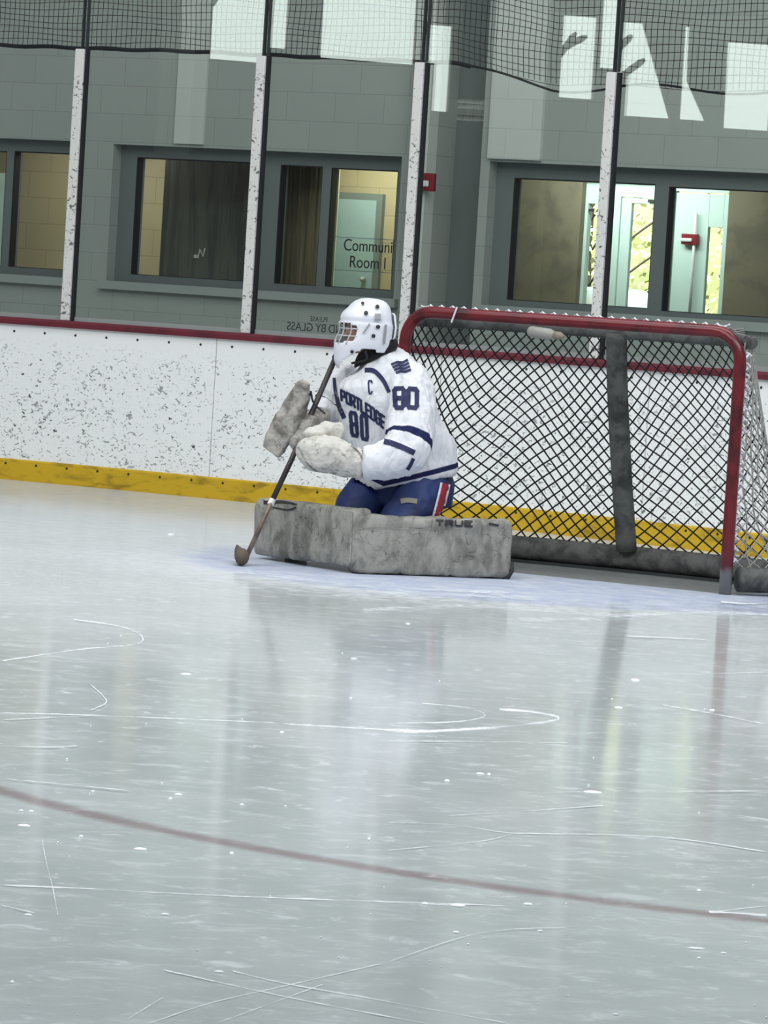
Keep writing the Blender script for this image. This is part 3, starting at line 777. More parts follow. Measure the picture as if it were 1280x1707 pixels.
bm = B(); tube(bm, [G(u, v, 1.235) for u, v in tp_[3:-3]], [(.03, .022)]*len(tp_[3:-3]), 10); obj('top_bar', bm, M_PADGREY, goal, smooth=True)
bm = B(); tube(bm, smooth_path([G(.95, .50, 1.235), G(.95, .55, .95), G(.95, .66, .5), G(.95, .765, .12)], 6), [(.056, .045)]*19, 12, up=GM); obj('center_post', bm, M_PADGREY, goal, smooth=True)
# netting surface between top and base paths, bagging out
def arclen(P):
    s = [0]
    for a, b in zip(P, P[1:]): s.append(s[-1]+hypot(b[0]-a[0], b[1]-a[1]))
    return s
SB = arclen(bp_); ST = arclen(tp_); LT = 3.0
def ev(P, s, t):
    x = t*s[-1]
    for i in range(len(s)-1):
        if s[i+1] >= x or i == len(s)-2:
            k = (x-s[i])/max(1e-9, s[i+1]-s[i]); return (P[i][0]+(P[i+1][0]-P[i][0])*k, P[i][1]+(P[i+1][1]-P[i][1])*k)
def netpt(t, h):
    """t: 0 right post .. 1 left post, h: 0 base .. 1 top"""
    t = min(1, max(0, t)); h = min(1, max(0, h))
    ta = t+.010*sin(h*4+t*15)*(1-h)*min(1, 8*t, 8*(1-t))
    ta = min(1, max(0, ta))
    b, tp = ev(bp_, SB, ta), ev(tp_, ST, ta)
    sd = max(0, 1-t/.2, 1-(1-t)/.2)
    k = h*(1-sd)+sd*(1-(1-min(1, h/.45))**1.8); z = .125+(1.235-.125)*h
    bag = sin(pi*h)*.5
    u = b[0]+(tp[0]-b[0])*k; v = b[1]+(tp[1]-b[1])*k
    v += bag*(.04*sin(t*21)+.03)*min(1, 6*t, 6*(1-t))
    z += .030*sin(t*19+1)*sin(pi*h)*min(1, 8*t, 8*(1-t)) - .012*sin(t*43)*sin(pi*h)
    return G(u, v, z)
HH = 1.16; CELL = .072
def cords(bm, t0, t1, r):
    n = int((LT+HH)/CELL)+2
    for sgn in (1, -1):
        for k in range(-n, n):
            run = []
            for i in range(0, 61):
                h = i/60; t = (k*CELL+sgn*h*HH)/LT
                if t0 <= t <= t1: run.append(netpt(t, h))
                elif run:
                    if len(run) > 1: tube(bm, run, r, 4, caps=False)
                    run = []
            if len(run) > 1: tube(bm, run, r, 4, caps=False)
bm = B(); cords(bm, .17, 1.0, .0042); obj('back_netting', bm, M_NETB, goal)
bm = B(); cords(bm, 0.0, .17, .0034)
for k in range(16):
    t = .005+.009*k
    if k % 3 == 0: tube(bm, [netpt(t+.004*sin(h*20+k), h) for h in [i/30 for i in range(31)]], .004, 4)
obj('side_netting', bm, M_NETW, goal)
# top netting and lacing along the tubes
bm = B()
def topt(u, v):
    vb = .02+.48*(1-abs((u-.95)/.99)**5)
    return G(u, .02+(vb-.02)*v, GZ+.02-(GZ-.03-1.235+.02)*v-.015*sin(pi*v))
for sgn in (1, -1):
    for k in range(-10, 45):
        run = []
        for i in range(9):
            v = i/8; u = k*.06+sgn*v*.5
            if 0 <= u <= GW: run.append(topt(u, v))
        if len(run) > 1: tube(bm, run, .0032, 4, caps=False)
obj('top_netting', bm, M_NETW, goal)
bm = B()
tube(bm, [G(.08+i*.00435, .016+.016*sin(i*.42), GZ+.030+.006*cos(i*.42)) for i in range(401)], .0055, 5)
tube(bm, [G(-.004+.02*sin(i*1.1), .036+.012*cos(i*1.1), .12+i*.011) for i in range(98)], .006, 5)
tube(bm, [G(-.01+.02*cos(i*1.3), .052+.014*sin(i*1.3), .14+i*.011) for i in range(96)], .006, 5)
tube(bm, [G(1.59, -.03, GZ+.035), G(1.60, -.034, GZ), G(1.615, -.035, GZ-.045)], .005, 6)
obj('lacing', bm, M_WPRINT, goal)
bt = empty('water_bottle', G(1.26, .36, 1.26), 'white water bottle tied under the back bar of the net', 'bottle')
bm = B(); a, b = G(1.40, .40, 1.215), G(1.24, .38, 1.205); tube(bm, [a, a+(b-a)*.1, a+(b-a)*.8, b], [.024, .029, .029, .018], 14); obj('bottle_body', bm, M_BOTTLE, bt, smooth=True)
bm = B(); c = b+(b-a)*.35; tube(bm, [b, b+(c-b)*.6, c], [.02, .02, .008], 12); obj('bottle_cap', bm, mat('bottle_cap_tan', (160, 150, 136), .5), bt, smooth=True)

# ================================================================== GOALIE
FX = radians(20)
HF = Vector((-cos(FX), -sin(FX), 0)); HL_ = Vector((sin(FX), -cos(FX), 0)); HU = Vector((0, 0, 1))   # face forward, his left, up
HC = at(611, 553, 20.86)
def hp(f, l, u): return HC+HF*f+HL_*l+HU*u
# ---- body: one continuous surface
J = dict(pel=at(672, 812, 20.93), chest=at(645, 690, 20.9), neck=at(624, 606, 20.87),
         ls=at(684, 632, 20.75), le=at(676, 752, 20.5), lw=at(615, 772, 20.46), lh=at(560, 764, 20.45),
         rs=at(586, 640, 21.0), re=at(548, 694, 21.0), rw=at(512, 712, 20.86), rh=at(485, 716, 20.80),
         lhip=at(712, 826, 20.86), rhip=at(636, 822, 21.05), lk=at(628, 905, 20.62), rk=at(570, 900, 20.66), la=at(820, 925, 20.86), ra=at(470, 905, 21.15))
bm = B()
ax = lambda a, b, c: (HF*a, HL_*b, HU*c)
ellipsoid(bm, hp(.005, 0, .02), ax(.098, .076, .115)); ellipsoid(bm, hp(.045, 0, -.055), ax(.05, .052, .055))
ellipsoid(bm, hp(.098, 0, -.018), ax(.022, .014, .018)); ellipsoid(bm, hp(.09, 0, .005), ax(.018, .009, .03))
ellipsoid(bm, hp(.088, 0, -.062), ax(.012, .024, .007)); ellipsoid(bm, hp(.086, 0, -.076), ax(.012, .022, .007))
ellipsoid(bm, hp(.08, 0, .036), ax(.022, .05, .012)); ellipsoid(bm, hp(.075, 0, -.10), ax(.024, .026, .02))
for s in (-1, 1): ellipsoid(bm, hp(-.005, s*.078, -.005), ax(.02, .01, .032))
tube(bm, [hp(-.01, 0, -.05), J['neck'], J['neck']+(J['chest']-J['neck'])*.3], [.046, .045, .05], 14)
tube(bm, [J['neck']+(J['chest']-J['neck'])*.5, J['chest'], J['chest']*.5+J['pel']*.5, J['pel']], [(.08, .11), (.12, .16), (.11, .15), (.12, .15)], 18, round_ends=True)
for s in 'lr':
    tube(bm, [J['neck']*.6+J[s+'s']*.4-Vector((0, 0, .09)), J[s+'s']-Vector((0, 0, .02)), J[s+'s']*.5+J[s+'e']*.5, J[s+'e'], J[s+'e']*.4+J[s+'w']*.6, J[s+'w']], [.06, .058, .052, .042, .038, .028], 14, round_ends=True)
    h = (J[s+'h']-J[s+'w']).normalized(); up = Vector((0, 0, 1)); sd = h.cross(up).normalized(); up = sd.cross(h)
    Wc = J[s+'w']
    tube(bm, [Wc, Wc+h*.04, Wc+h*.09], [(.024, .018), (.038, .018), (.040, .015)], 12, up=up, round_ends=True)
    for i, L in enumerate((.066, .075, .070, .055)):
        o = up*(.028-.0187*i); a = Wc+h*.088+o
        tube(bm, [a, a+h*L*.45-sd*.006, a+h*L*.75-sd*.022, a+h*L*.85-sd*.042], [.0092, .0088, .008, .007], 8, round_ends=True)
    a = Wc+h*.03+up*.032; tube(bm, [a, a+h*.03+up*.022-sd*.008, a+h*.06+up*.024-sd*.022], [.0115, .0105, .009], 8, round_ends=True)
    tube(bm, [J['pel'], J[s+'hip'], J[s+'hip']*.5+J[s+'k']*.5, J[s+'k']], [.10, .098, .085, .062], 16, round_ends=True)
    tube(bm, [J[s+'k'], J[s+'k']*.65+J[s+'a']*.35, J[s+'a']], [.06, .062, .04], 14, round_ends=True)
    toe = J[s+'a']+(J[s+'a']-J[s+'k']).normalized()*.05+Vector((0, -.02, -.02)); tube(bm, [J[s+'a'], toe], [.045, .04], 12, round_ends=True)
body = obj('person', bm, M_SKIN); remesh(body, .0065, 3)
setp(body, 'goalie in white and blue jersey kneeling in front of the net', 'person')
for s in (-1, 1):
    bm = B(); ellipsoid(bm, hp(.088, s*.032, .012), ax(.012, .015, .011), 12, 8); e = obj('eye', bm, M_WHITE, body, smooth=True)
    bm = B(); ellipsoid(bm, hp(.0985, s*.032, .012), ax(.004, .006, .006), 10, 6); obj('iris', bm, M_INK, e, smooth=True)
    bm = B(); tube(bm, [hp(.096, s*.014, .034), hp(.1, s*.032, .041), hp(.088, s*.05, .036)], .004, 6); obj('eyebrow', bm, M_HAIR, body)
bm = B(); ellipsoid(bm, hp(-.02, 0, .05), ax(.10, .082, .098)); obj('hair', bm, M_HAIR, body, smooth=True)

# ---- jersey
bm = B()
def ell(px0, px1, py, Y, hd, n=28, tilt=0.0, e=2.3):
    a, b = at(px0, py, Y), at(px1, py, Y); c = (a+b)/2; hw = (b-a).length/2; out = []
    for i in range(n):
        t = 2*pi*i/n; ct, st = cos(t), sin(t)
        x = hw*(abs(ct)**(2/e))*(1 if ct > 0 else -1); y = hd*(abs(st)**(2/e))*(1 if st > 0 else -1)
        out.append(Vector((c.x+x, c.y+y, c.z+tilt*x)))
    return out
TORSO = [(606, 655, 593, 20.88, .075, .62), (588, 677, 606, 20.88, .13, .46), (572, 695, 621, 20.88, .17, .28), (560, 712, 642, 20.88, .19, .1),
         (558, 727, 668, 20.88, .20, -.05), (564, 746, 705, 20.88, .205, 0.), (572, 759, 740, 20.88, .205, .05), (578, 762, 775, 20.88, .20, .10), (581, 762, 795, 20.88, .195, .16), (583, 758, 806, 20.88, .185, .20)]
loft(bm, [ell(*q[:5], tilt=q[5]) for q in TORSO])
LSL = smooth_path([at(668, 622, 20.80), at(682, 640, 20.74), at(690, 690, 20.62), at(680, 745, 20.50), at(650, 768, 20.46), at(606, 772, 20.45)], 8)
LR = [.085, .108, .118, .122, .108, .082]
def lerp_list(L, x):
    i = min(int(x), len(L)-2); return L[i]+(L[i+1]-L[i])*(x-i)
tube(bm, LSL, [lerp_list(LR, i/8) for i in range(len(LSL))], 22)
RSL = smooth_path([at(596, 630, 20.98), at(580, 645, 21.02), at(555, 680, 21.02), at(535, 695, 20.97), at(518, 702, 20.90)], 8)
RR = [.08, .10, .105, .095, .07]
tube(bm, RSL, [lerp_list(RR, i/8) for i in range(len(RSL))], 20)
jer = obj('jersey', bm, M_JERSEY, body); remesh(jer, .0075, 10)
shake(jer, .018, 5.5, 3, (1, 1, .6)); shake(jer, .010, 13, 9, (1.5, 1.5, .45))
def along(path, p):
    best = (1e9, 0)
    for i, (a, b) in enumerate(zip(path, path[1:])):
        d = b-a; t = max(0, min(1, (p-a).dot(d)/d.length_squared)); q = (p-(a+d*t)).length
        if q < best[0]: best = (q, (i+t)/(len(path)-1))
    return best
me = jer.data
AT = {n: me.attributes.new(n, 'FLOAT', 'POINT') for n in ('sleeve', 'hem', 'sleeve_right')}
XC = at(640, 800, 20.88).x; ZB = at(640, 821, 20.80).z
for i, v in enumerate(me.vertices):
    d, t = along(LSL, v.co); AT['sleeve'].data[i].value = t if (d < .165 and v.co.y < 20.80) else 0.0
    d2, t2 = along(RSL, v.co); AT['sleeve_right'].data[i].value = t2 if d2 < .13 and d2 < d else 0.0
    x = v.co.x-XC
    h = v.co.z-ZB-(.30*x if x > 0 else -.42*x)
    AT['hem'].data[i].value = h if d > .125 else 1.0
# trim the jersey below its hem so that the shorts show
bmx = bmesh.new(); bmx.from_mesh(me); la = bmx.verts.layers.float['hem']
bmesh.ops.delete(bmx, geom=[v for v in bmx.verts if v[la] < -.004], context='VERTS'); bmx.to_mesh(me); bmx.free()
md = jer.modifiers.new('cloth', 'SOLIDIFY'); md.thickness = .004; md.offset = -1
TJ = bvh(jer)

bm = B()
glyph(bm, TJ, '8', [(657.5, 648), (673, 647.5), (672, 680), (659.5, 679.5)], 7.5); obj('sleeve_number', bm, M_NAVY, jer, recalc=False); bm = B(); glyph(bm, TJ, '0', [(681, 648), (695, 649), (694.5, 680), (680, 679)], 7.5)
obj('sleeve_number', bm, M_NAVY, jer, recalc=False)
bm = B()
glyph(bm, TJ, '8', [(584, 687), (593, 689), (596, 727), (587, 725)], 6); obj('chest_number', bm, M_NAVY, jer, recalc=False); bm = B(); glyph(bm, TJ, '0', [(602, 692), (610.5, 694), (612.5, 733), (604, 731)], 6)
obj('chest_number', bm, M_NAVY, jer, recalc=False)
bm = B()
word = 'PORTLEDGE'; n = len(word)
def arc(f): return (568+74*f, 650+46*f-4*sin(pi*f))
for i, ch in enumerate(word):
    f0, f1 = (i+.08)/n, (i+.80)/n; a, b = arc(f0), arc(f1); hgt = 17+4*f0
    bm = B(); glyph(bm, TJ, ch, [a, b, (b[0]+1, b[1]+hgt), (a[0]+1, a[1]+hgt)], 3.6); obj('chest_letter', bm, M_NAVY, jer, recalc=False)
bm = B(); glyph(bm, TJ, 'C', [(614, 635), (620, 635), (620, 656), (615, 656)], 2.6); obj('captain_letter', bm, M_NAVY, jer, recalc=False)
for k in range(4):
    bm = B(); curve_ribbon(bm, TJ, [(652+k*2.6, 608+k*4.6), (662+k*2, 604+k*5), (671+k*1.5, 604.5+k*5), (680+k*1.6, 600+k*5.4)], 4.0); obj('patch_stripe', bm, M_NAVY, jer, recalc=False)
for pp, w in (([(608, 617), (622, 618), (633, 627), (641, 638), (649, 654)], (8, 6.5)), ([(557, 630), (559, 650), (565, 676), (574, 697)], (5, 8)), ([(742, 674), (749, 688), (756, 704)], 8)):
    bm = B(); curve_ribbon(bm, TJ, pp, w); obj('yoke_piping', bm, M_NAVY, jer, recalc=False)

for pp, w in (([(640, 736), (650, 738), (669, 745), (691, 755)], 9), ([(689, 764), (685, 773), (679, 783)], 6)):
    bm = B(); curve_ribbon(bm, TJ, pp, w); obj('sleeve_stripe', bm, M_NAVY, jer, recalc=False)

# ---- neck guard
bm = B()
loft(bm, [ell(594, 658, 597, 20.88, .09, 28, .56), ell(594, 660, 590, 20.88, .092, 28, .54), ell(597, 659, 583, 20.88, .088, 28, .52), ell(603, 655, 575, 20.88, .078, 28, .48)], False)
ng = obj('neck_guard', bm, M_COLLAR, body, smooth=True); ng.modifiers.new('thick', 'SOLIDIFY').thickness = -.008

# ---- mask
RG = [(.168, .012, .012, .012), (.164, .035, .06, .05), (.150, .064, .09, .082), (.125, .090, .108, .104), (.095, .110, .116, .116), (.065, .124, .120, .123), (.04, .130, .122, .126),
      (.015, .124, .122, .127), (-.01, .128, .120, .127), (-.035, .140, .118, .126), (-.06, .150, .114, .123), (-.085, .154, .106, .116), (-.115, .152, .098, .106), (-.145, .152, .09, .096), (-.175, .142, .085, .088), (-.205, .118, .08, .075)]
NA = 72
def maskpt(az, u, grow=0.0):
    for a, b in zip(RG, RG[1:]):
        if a[0] >= u >= b[0]:
            k = (a[0]-u)/(a[0]-b[0]); F, Bk, W = [a[i]+(b[i]-a[i])*k for i in (1, 2, 3)]; break
    else: F, Bk, W = RG[-1][1:]
    c, s = cos(az), sin(az); e = 2/2.35
    f = (F if c > 0 else Bk)*abs(c)**e*(1 if c > 0 else -1); l = W*abs(s)**e*(1 if s > 0 else -1)
    r = 1+grow/max(.05, hypot(f, l))
    return hp(f*r, l*r, u)
US = [.168, .164, .157, .150, .138, .125, .11, .095, .08, .065, .052, .04, .028, .015, .003, -.01, -.022, -.035, -.048, -.06, -.072, -.085, -.1, -.115, -.13, -.145, -.16, -.175, -.19, -.205]
bm = B()
GV = [[bm.verts.new(maskpt(2*pi*i/NA, u, .010 if (u > .05 and cos(2*pi*i/NA) > -.2 and .06 < u < .11) else (.006 if u <= .05 else 0))) for i in range(NA)] for u in US]
bm.faces.new(GV[0])
def keep(az, u):
    d = abs((degrees(az)+180) % 360-180)
    if d < 52 and -.062+.018*(d/52) < u < .042-.012*(d/52): return False
    low = -.195+(d/78)*.112 if d < 78 else (-.083-.015*min(1, (d-78)/25) if d < 135 else -.03)
    if d > 150: low = .02
    return u > low
for j in range(len(US)-1):
    for i in range(NA):
        if keep(2*pi*(i+.5)/NA, (US[j]+US[j+1])/2):
            bm.faces.new((GV[j][i], GV[j][(i+1) % NA], GV[j+1][(i+1) % NA], GV[j+1][i]))
bmesh.ops.delete(bm, geom=[v for v in bm.verts if not v.link_faces], context='VERTS')
mask = obj('goalie_mask', bm, M_MASK, body, smooth=True)
md = mask.modifiers.new('shell', 'SOLIDIFY'); md.thickness = -.006; md.offset = 1
md = mask.modifiers.new('sub', 'SUBSURF'); md.levels = 1; md.render_levels = 1
bm = B()
loft(bm, [[maskpt(radians(180+a), u, g) for a in range(-38, 39, 4)]+[maskpt(radians(180+a), u, g+.006) for a in range(38, -39, -4)] for u, g in ((.10, .006), (.09, .014), (.03, .018), (-.02, .016), (-.03, .010))])
bk = obj('back_plate', bm, M_MASK, mask, smooth=True)
TM = bvh(mask)
for x, y, r in ((605, 506.5, 2.7), (628.5, 512, 3.4), (610, 522.5, 3.4), (629.5, 545, 3.5), (622, 560, 3.3), (587, 586, 3.0)):
    bm = B(); project(bm, TM, [[(x+r*a*sqrt(1-b*b/2), y+r*b*sqrt(1-a*a/2)) for a in (-1, -.5, 0, .5, 1)] for b in (-1, -.5, 0, .5, 1)], .010); obj('vent', bm, M_INK, mask, recalc=False)
bm = B(); project(bm, TM, [[(624.5+i*1.6, 523+j*1.8) for i in range(7)] for j in range(7)], .009)
ribbon(bm, TM, [(615.5, 541), (606, 555)], 3.2, .009); ribbon(bm, TM, [(642.5, 543), (639.5, 572)], 3.6, .009)
obj('mask_slot', bm, M_MASKG, mask, recalc=False)
bm = B()
for u in (.012, -.024): tube(bm, [maskpt(radians(a), u, .006) for a in range(-54, 55, 6)], .0032, 6)
for a in (-36, -12, 12, 36): tube(bm, [maskpt(radians(a), u, .008) for u in (.045, .03, .01, -.01, -.03, -.05, -.066)], .0032, 6)
obj('face_cage', bm, M_CAGE, mask, smooth=True)
bm = B(); tube(bm, smooth_path([hp(.04, .11, -.09), hp(.02, .075, -.135), hp(.08, .03, -.16)], 5), .006, 6); obj('chin_strap', bm, M_PADD, mask)

# ---- hockey pants
bm = B()
def ring_px(c, r1, r2, n=22): return c
tube(bm, [at(672, 780, 20.90), at(674, 812, 20.90), at(676, 850, 20.90)], [(.17, .235), (.175, .255), (.16, .24)], 24, up=Vector((0, 1, 0)))
tube(bm, [at(705, 815, 20.84), at(690, 850, 20.72), at(655, 885, 20.64)], [.135, .125, .105], 20, round_ends=True)
tube(bm, [at(622, 818, 20.98), at(600, 840, 20.80), at(590, 875, 20.70)], [.12, .118, .10], 20, round_ends=True)
pant = obj('hockey_pants', bm, M_PANT, body); remesh(pant, .009, 8); shake(pant, .010, 7, 4)
TP = bvh(pant)
bm = B(); curve_ribbon(bm, TP, [(742, 806), (736, 832), (728, 862)], 17, .004); obj('white_stripe', bm, M_WPRINT, pant, recalc=False)
bm = B(); curve_ribbon(bm, TP, [(742, 806), (736, 832), (728, 862)], 10, .007); obj('red_stripe', bm, M_REDTW, pant, recalc=False)
bm = B(); curve_ribbon(bm, TP, [(668, 836), (680, 834), (695, 836)], 8, .005); obj('pants_badge', bm, mat('badge_tan', (150, 146, 130), .7), pant, recalc=False)

# ---- leg pads
def pad(a, b, h, t, name, lift=(0, 0), out=Vector((0, -1, 0))):
    """slab from a to b along the ice, front face towards the shooter"""
    a = a.copy(); b = b.copy(); d = (b-a); L = d.length; d.normalize(); n = Vector((d.y, -d.x, 0)); n.normalize()
    if n.y > 0: n = -n
    bm = B(); NX, NZ, NT = 60, 22, 8; rings = []
    for i in range(NX+1):
        s = i/NX; r = []
        e = min(s, 1-s)*L
        rad = .035
        sh = 0 if e > rad else rad-sqrt(max(0, rad*rad-(rad-e)**2))
        ring = []
        prof = []
        hh, tt = h/2-sh*.8, t/2-sh*.5
        for k in range(48):
            an = 2*pi*k/48; c, q = cos(an), sin(an); ex = 2/7
            prof.append((tt*abs(c)**ex*(1 if c > 0 else -1), hh*abs(q)**ex*(1 if q > 0 else -1)))
        for y, z in prof:
            cen = a+d*(L*s)-n*(t/2)+Vector((0, 0, h/2+.004+lift[0]+(lift[1]-lift[0])*s))
            p = cen+n*y+Vector((0, 0, z))
            ring.append(p)
        rings.append(ring)
    loft(bm, rings)
    o = obj(name, bm, M_PAD, body, smooth=True)
    me = o.data; me.update(); nr = [v.normal.copy() for v in me.vertices]
    for v, m_ in zip(me.vertices, nr):
        w = noise.fractal(Vector((v.co.x*9, v.co.y*9, v.co.z*14)), .9, 2.0, 4)*.006
        s = ((v.co-a).dot(d))/L
        for c in (.30, .62):
            w -= .008*exp(-((s-c-.02*sin(v.co.z*20))/.012)**2)
        zz = (v.co.z-.14)/h
        w -= .005*exp(-((zz-.30)/.03)**2)
        w += .010*(abs(noise.noise(Vector((v.co.x*5+v.co.z*6, v.co.y*5, v.co.z*9))))-.15)
        v.co += m_*w
    me.update()
    return o, (a, b, d, n, L)
PR, fr = pad(Vector((-.128, 20.352, 0)), Vector((.645, 20.640, 0)), .285, .12, 'leg_pad')
setp(PR, 'pad stretched along the ice to the right')
PLf = pad(Vector((-.150, 20.345, 0)), Vector((-.655, 21.07, 0)), .285, .12, 'leg_pad', (.028, .012))
PL_ = PLf[0]; setp(PL_, 'pad angled away to the left')
TR, TL = bvh(PR), bvh(PL_)
bm = B()
for i, ch in enumerate('TRUE'):
    x = 727+i*16; glyph(bm, TR, ch, [(x, 867.5+i*.5), (x+11.5, 868+i*.5), (x+11.5, 876+i*.5), (x, 875.5+i*.5)], 3, .006)
obj('pad_lettering', bm, M_PADD, PR, recalc=False)
bm = B(); ribbon(bm, TR, [(816, 873), (830, 876)], 3, .006); obj('pad_mark', bm, M_PADD, PR, recalc=False)
bm = B(); ribbon(bm, TR, [(720.5, 866), (720.5, 880)], 1.2, .006); curve_ribbon(bm, TR, [(592, 881), (640, 880), (690, 881), (720, 880)], 1.3, .006); obj('pad_seam', bm, M_BLOCK, PR, recalc=False)
bm = B(); curve_ribbon(bm, TL, [(586.5, 854), (586, 880), (584, 920), (582, 948)], 2.2, .005); obj('pad_edge', bm, M_BLOCK, PL_, recalc=False)
bm = B(); curve_ribbon(bm, TL, [(440, 838), (470, 837), (495, 841)], (6, 2), .006); curve_ribbon(bm, TL, [(455, 846), (480, 850), (494, 846)], 2.5, .006); obj('pad_binding', bm, M_PADD, PL_, recalc=False)
bm = B(); tube(bm, [at(854.5, 938, 20.66), at(853, 952, 20.655), at(847, 962, 20.65), at(838, 967, 20.645)], [.006, .011, .011, .006], 8); obj('toe_strap', bm, M_PADD, PR, smooth=True)
# the skates
def skate(c, d, name):
    up = Vector((0, 0, 1)); n = Vector((-d.y, d.x, 0)); bm = B()
    loft(bm, [[c+d*x+n*(w*cos(2*pi*k/14))+up*(z+h*sin(2*pi*k/14)) for k in range(14)] for x, z, w, h in ((-.10, .10, .03, .05), (-.08, .11, .042, .09), (0, .10, .042, .085), (.05, .085, .042, .06), (.13, .075, .04, .042), (.16, .075, .02, .02))])
    o = obj(name, bm, M_BLACK, body, smooth=True)
    bm = B(); M5 = Matrix(((d.x, n.x, 0, c.x), (d.y, n.y, 0, c.y), (0, 0, 1, 0), (0, 0, 0, 1))); box(bm, (-.10, -.0035, .001), (.14, .0035, .04), M5); obj('blade', bm, M_CHAN, o)
    return o
skate(Vector((.485, 20.75, .0)), Vector((.95, .34, 0)).normalized(), 'skate')
skate(Vector((-.42, 21.08, .0)), Vector((-.45, .85, 0)).normalized(), 'skate')

# ---- catching glove
GY = 20.42
def blob(bm, px, py, Y, rx, rz, ry, rot=0):
    c = at(px, py, Y); k = Y/FPX; cr, sr = cos(rot), sin(rot)
    ellipsoid(bm, c, (Vector((cr, 0, sr))*(rx*k), Vector((0, 1, 0))*ry, Vector((-sr, 0, cr))*(rz*k)), 24, 14)
bm = B()
blob(bm, 535, 758, GY, 42, 30, .07, -.15); blob(bm, 572, 768, GY+.02, 37, 29, .075, -.1); blob(bm, 515, 752, GY+.01, 22, 22, .055)
blob(bm, 598, 772, GY+.03, 14, 27, .07, .1); blob(bm, 548, 740, GY+.03, 36, 13, .05, -.1)
glove = obj('catching_glove', bm, M_GLOVE, body); remesh(glove, .006, 5); shake(glove, .008, 12, 2); shake(glove, .004, 30, 5)
bm = B()
blob(bm, 524, 724, GY+.10, 24, 13, .05, .15); blob(bm, 548, 718, GY+.12, 20, 16, .05, .0); blob(bm, 562, 722, GY+.10, 14, 19, .045, .0)
pk = obj('glove_pocket', bm, M_GLOVE, glove); remesh(pk, .006, 4); shake(pk, .010, 13, 8)
TG = bvh(glove)
bm = B(); curve_ribbon(bm, TG, [(585, 742), (600, 757), (606, 778), (602, 795)], 2.0, .005); curve_ribbon(bm, TG, [(497, 745), (512, 772), (530, 786), (560, 790)], 1.6, .005)
obj('glove_seam', bm, M_BLOCK, glove, recalc=False)
# ---- blocker
bm = B()
BY = 20.74
axis = [(507, 637), (503, 655), (492, 680), (478, 705), (462, 732), (454, 752)]
wid = [9, 16, 21, 23, 21, 17]
sec = []
for (x, y), w in zip(axis, wid):
    c = at(x, y, BY); k = BY/FPX
    wd = Vector((.80, -.10, -.50)).normalized(); tn = Vector((.25, .95, .2)).normalized()
    sec.append([c+wd*(w*k*(abs(cos(t))**.45)*(1 if cos(t) > 0 else -1))+tn*(.045*(abs(sin(t))**.6)*(1 if sin(t) > 0 else -1)) for t in [2*pi*i/28 for i in range(28)]])
loft(bm, sec)
blk = obj('blocker', bm, M_BLOCK, body); remesh(blk, .006, 4); shake(blk, .007, 13, 6)
bm = B(); blob(bm, 512, 715, BY+.03, 26, 27, .06, .5); blob(bm, 528, 700, BY+.08, 24, 20, .06, .5); blob(bm, 497, 738, BY+.0, 15, 24, .05, .5)
bh = obj('blocker_hand', bm, M_BLOCK, blk); remesh(bh, .006, 5); shake(bh, .007, 14, 12)
bm = B(); curve_ribbon(bm, bvh(blk), [(517, 655), (520, 668), (516, 680)], 5, .006); tube(bm, smooth_path([at(518, 652, BY-.02), at(523, 672, BY-.01), at(542, 690, BY-.01)], 5), .005, 8); obj('blocker_cuff_and_shadow', bm, M_PADD, blk, recalc=False)  # ribbon paints the blocker's shadow edge; tube is the thin dark line

# ---- stick (held, so a thing of its own)
stk = empty('hockey_stick', ice(402, 941), 'goalie stick with dark shaft and brown paddle held upright by the blocker hand', 'hockey stick')
sA, sB, sC, sD = at(561, 592, 20.86), at(486, 766, 20.68), at(452, 838, 20.60), at(411, 928, 20.535)
bm = B(); tube(bm, [sA, sA+(sB-sA)*.5, sB, sC], [(.011, .014)]*4, 10, up=Vector((0, 1, 0))); obj('shaft', bm, M_SHAFT, stk, smooth=True)
bm = B(); tube(bm, [sC, sC+(sD-sC)*.15, sD], [(.012, .012), (.04, .012), (.042, .012)], 12, up=Vector((0, 1, 0))); obj('paddle', bm, M_PADDLE, stk, smooth=True)
bm = B(); dS = (sC-sB).normalized(); tube(bm, [sC-dS*.02, sC+dS*.012], [(.0135, .0165)]*2, 12, up=Vector((0, 1, 0))); obj('tape_band', bm, M_WHITE, stk)
bm = B(); tube(bm, [sA-dS*.03, sA+dS*.02], .017, 12); obj('butt_knob', bm, M_BLACK, stk)
bm = B(); n0 = ice(402, 944)
hd_ = Vector((-.12, 1, 0)).normalized(); tube(bm, [n0+Vector((0, -.02, .046)), n0+Vector((0, .04, .044))+hd_*.0, n0+hd_*.16+Vector((0, 0, .044)), n0+hd_*.3+Vector((0, 0, .046))], [(.034, .030), (.042, .036), (.042, .016), (.04, .012)], 14, up=Vector((0, 0, 1))); obj('blade', bm, M_TAPE, stk, smooth=True)

# ================================================================== MARKS ON THE ICE
def mark_mat():
    m, nt, b = newmat('skate_snow')
    b.inputs['Base Color'].default_value = (*lin((232, 236, 239)), 1); b.inputs['Roughness'].default_value = .8
    a = nt.node('ShaderNodeAttribute'); a.attribute_name = 'edge'
    P = nt.pos(); n = nt.math('ADD', nt.math('MULTIPLY', nt.noise(P, 3.2, 3), .8), nt.math('MULTIPLY', nt.noise(P, 26, 4, .6), .8))
    f = nt.math('MULTIPLY', nt.step(nt.math('ADD', nt.math('MULTIPLY', a.outputs['Fac'], .75), n), 1.02, 1.65), .8)
    t = nt.node('ShaderNodeBsdfTransparent'); mx = nt.node('ShaderNodeMixShader')
    nt.l.new(f, mx.inputs[0]); nt.l.new(t.outputs[0], mx.inputs[1]); nt.l.new(b.outputs[0], mx.inputs[2]); nt.l.new(mx.outputs[0], nt.n['Material Output'].inputs[0])
    return m
M_MARK = mark_mat()
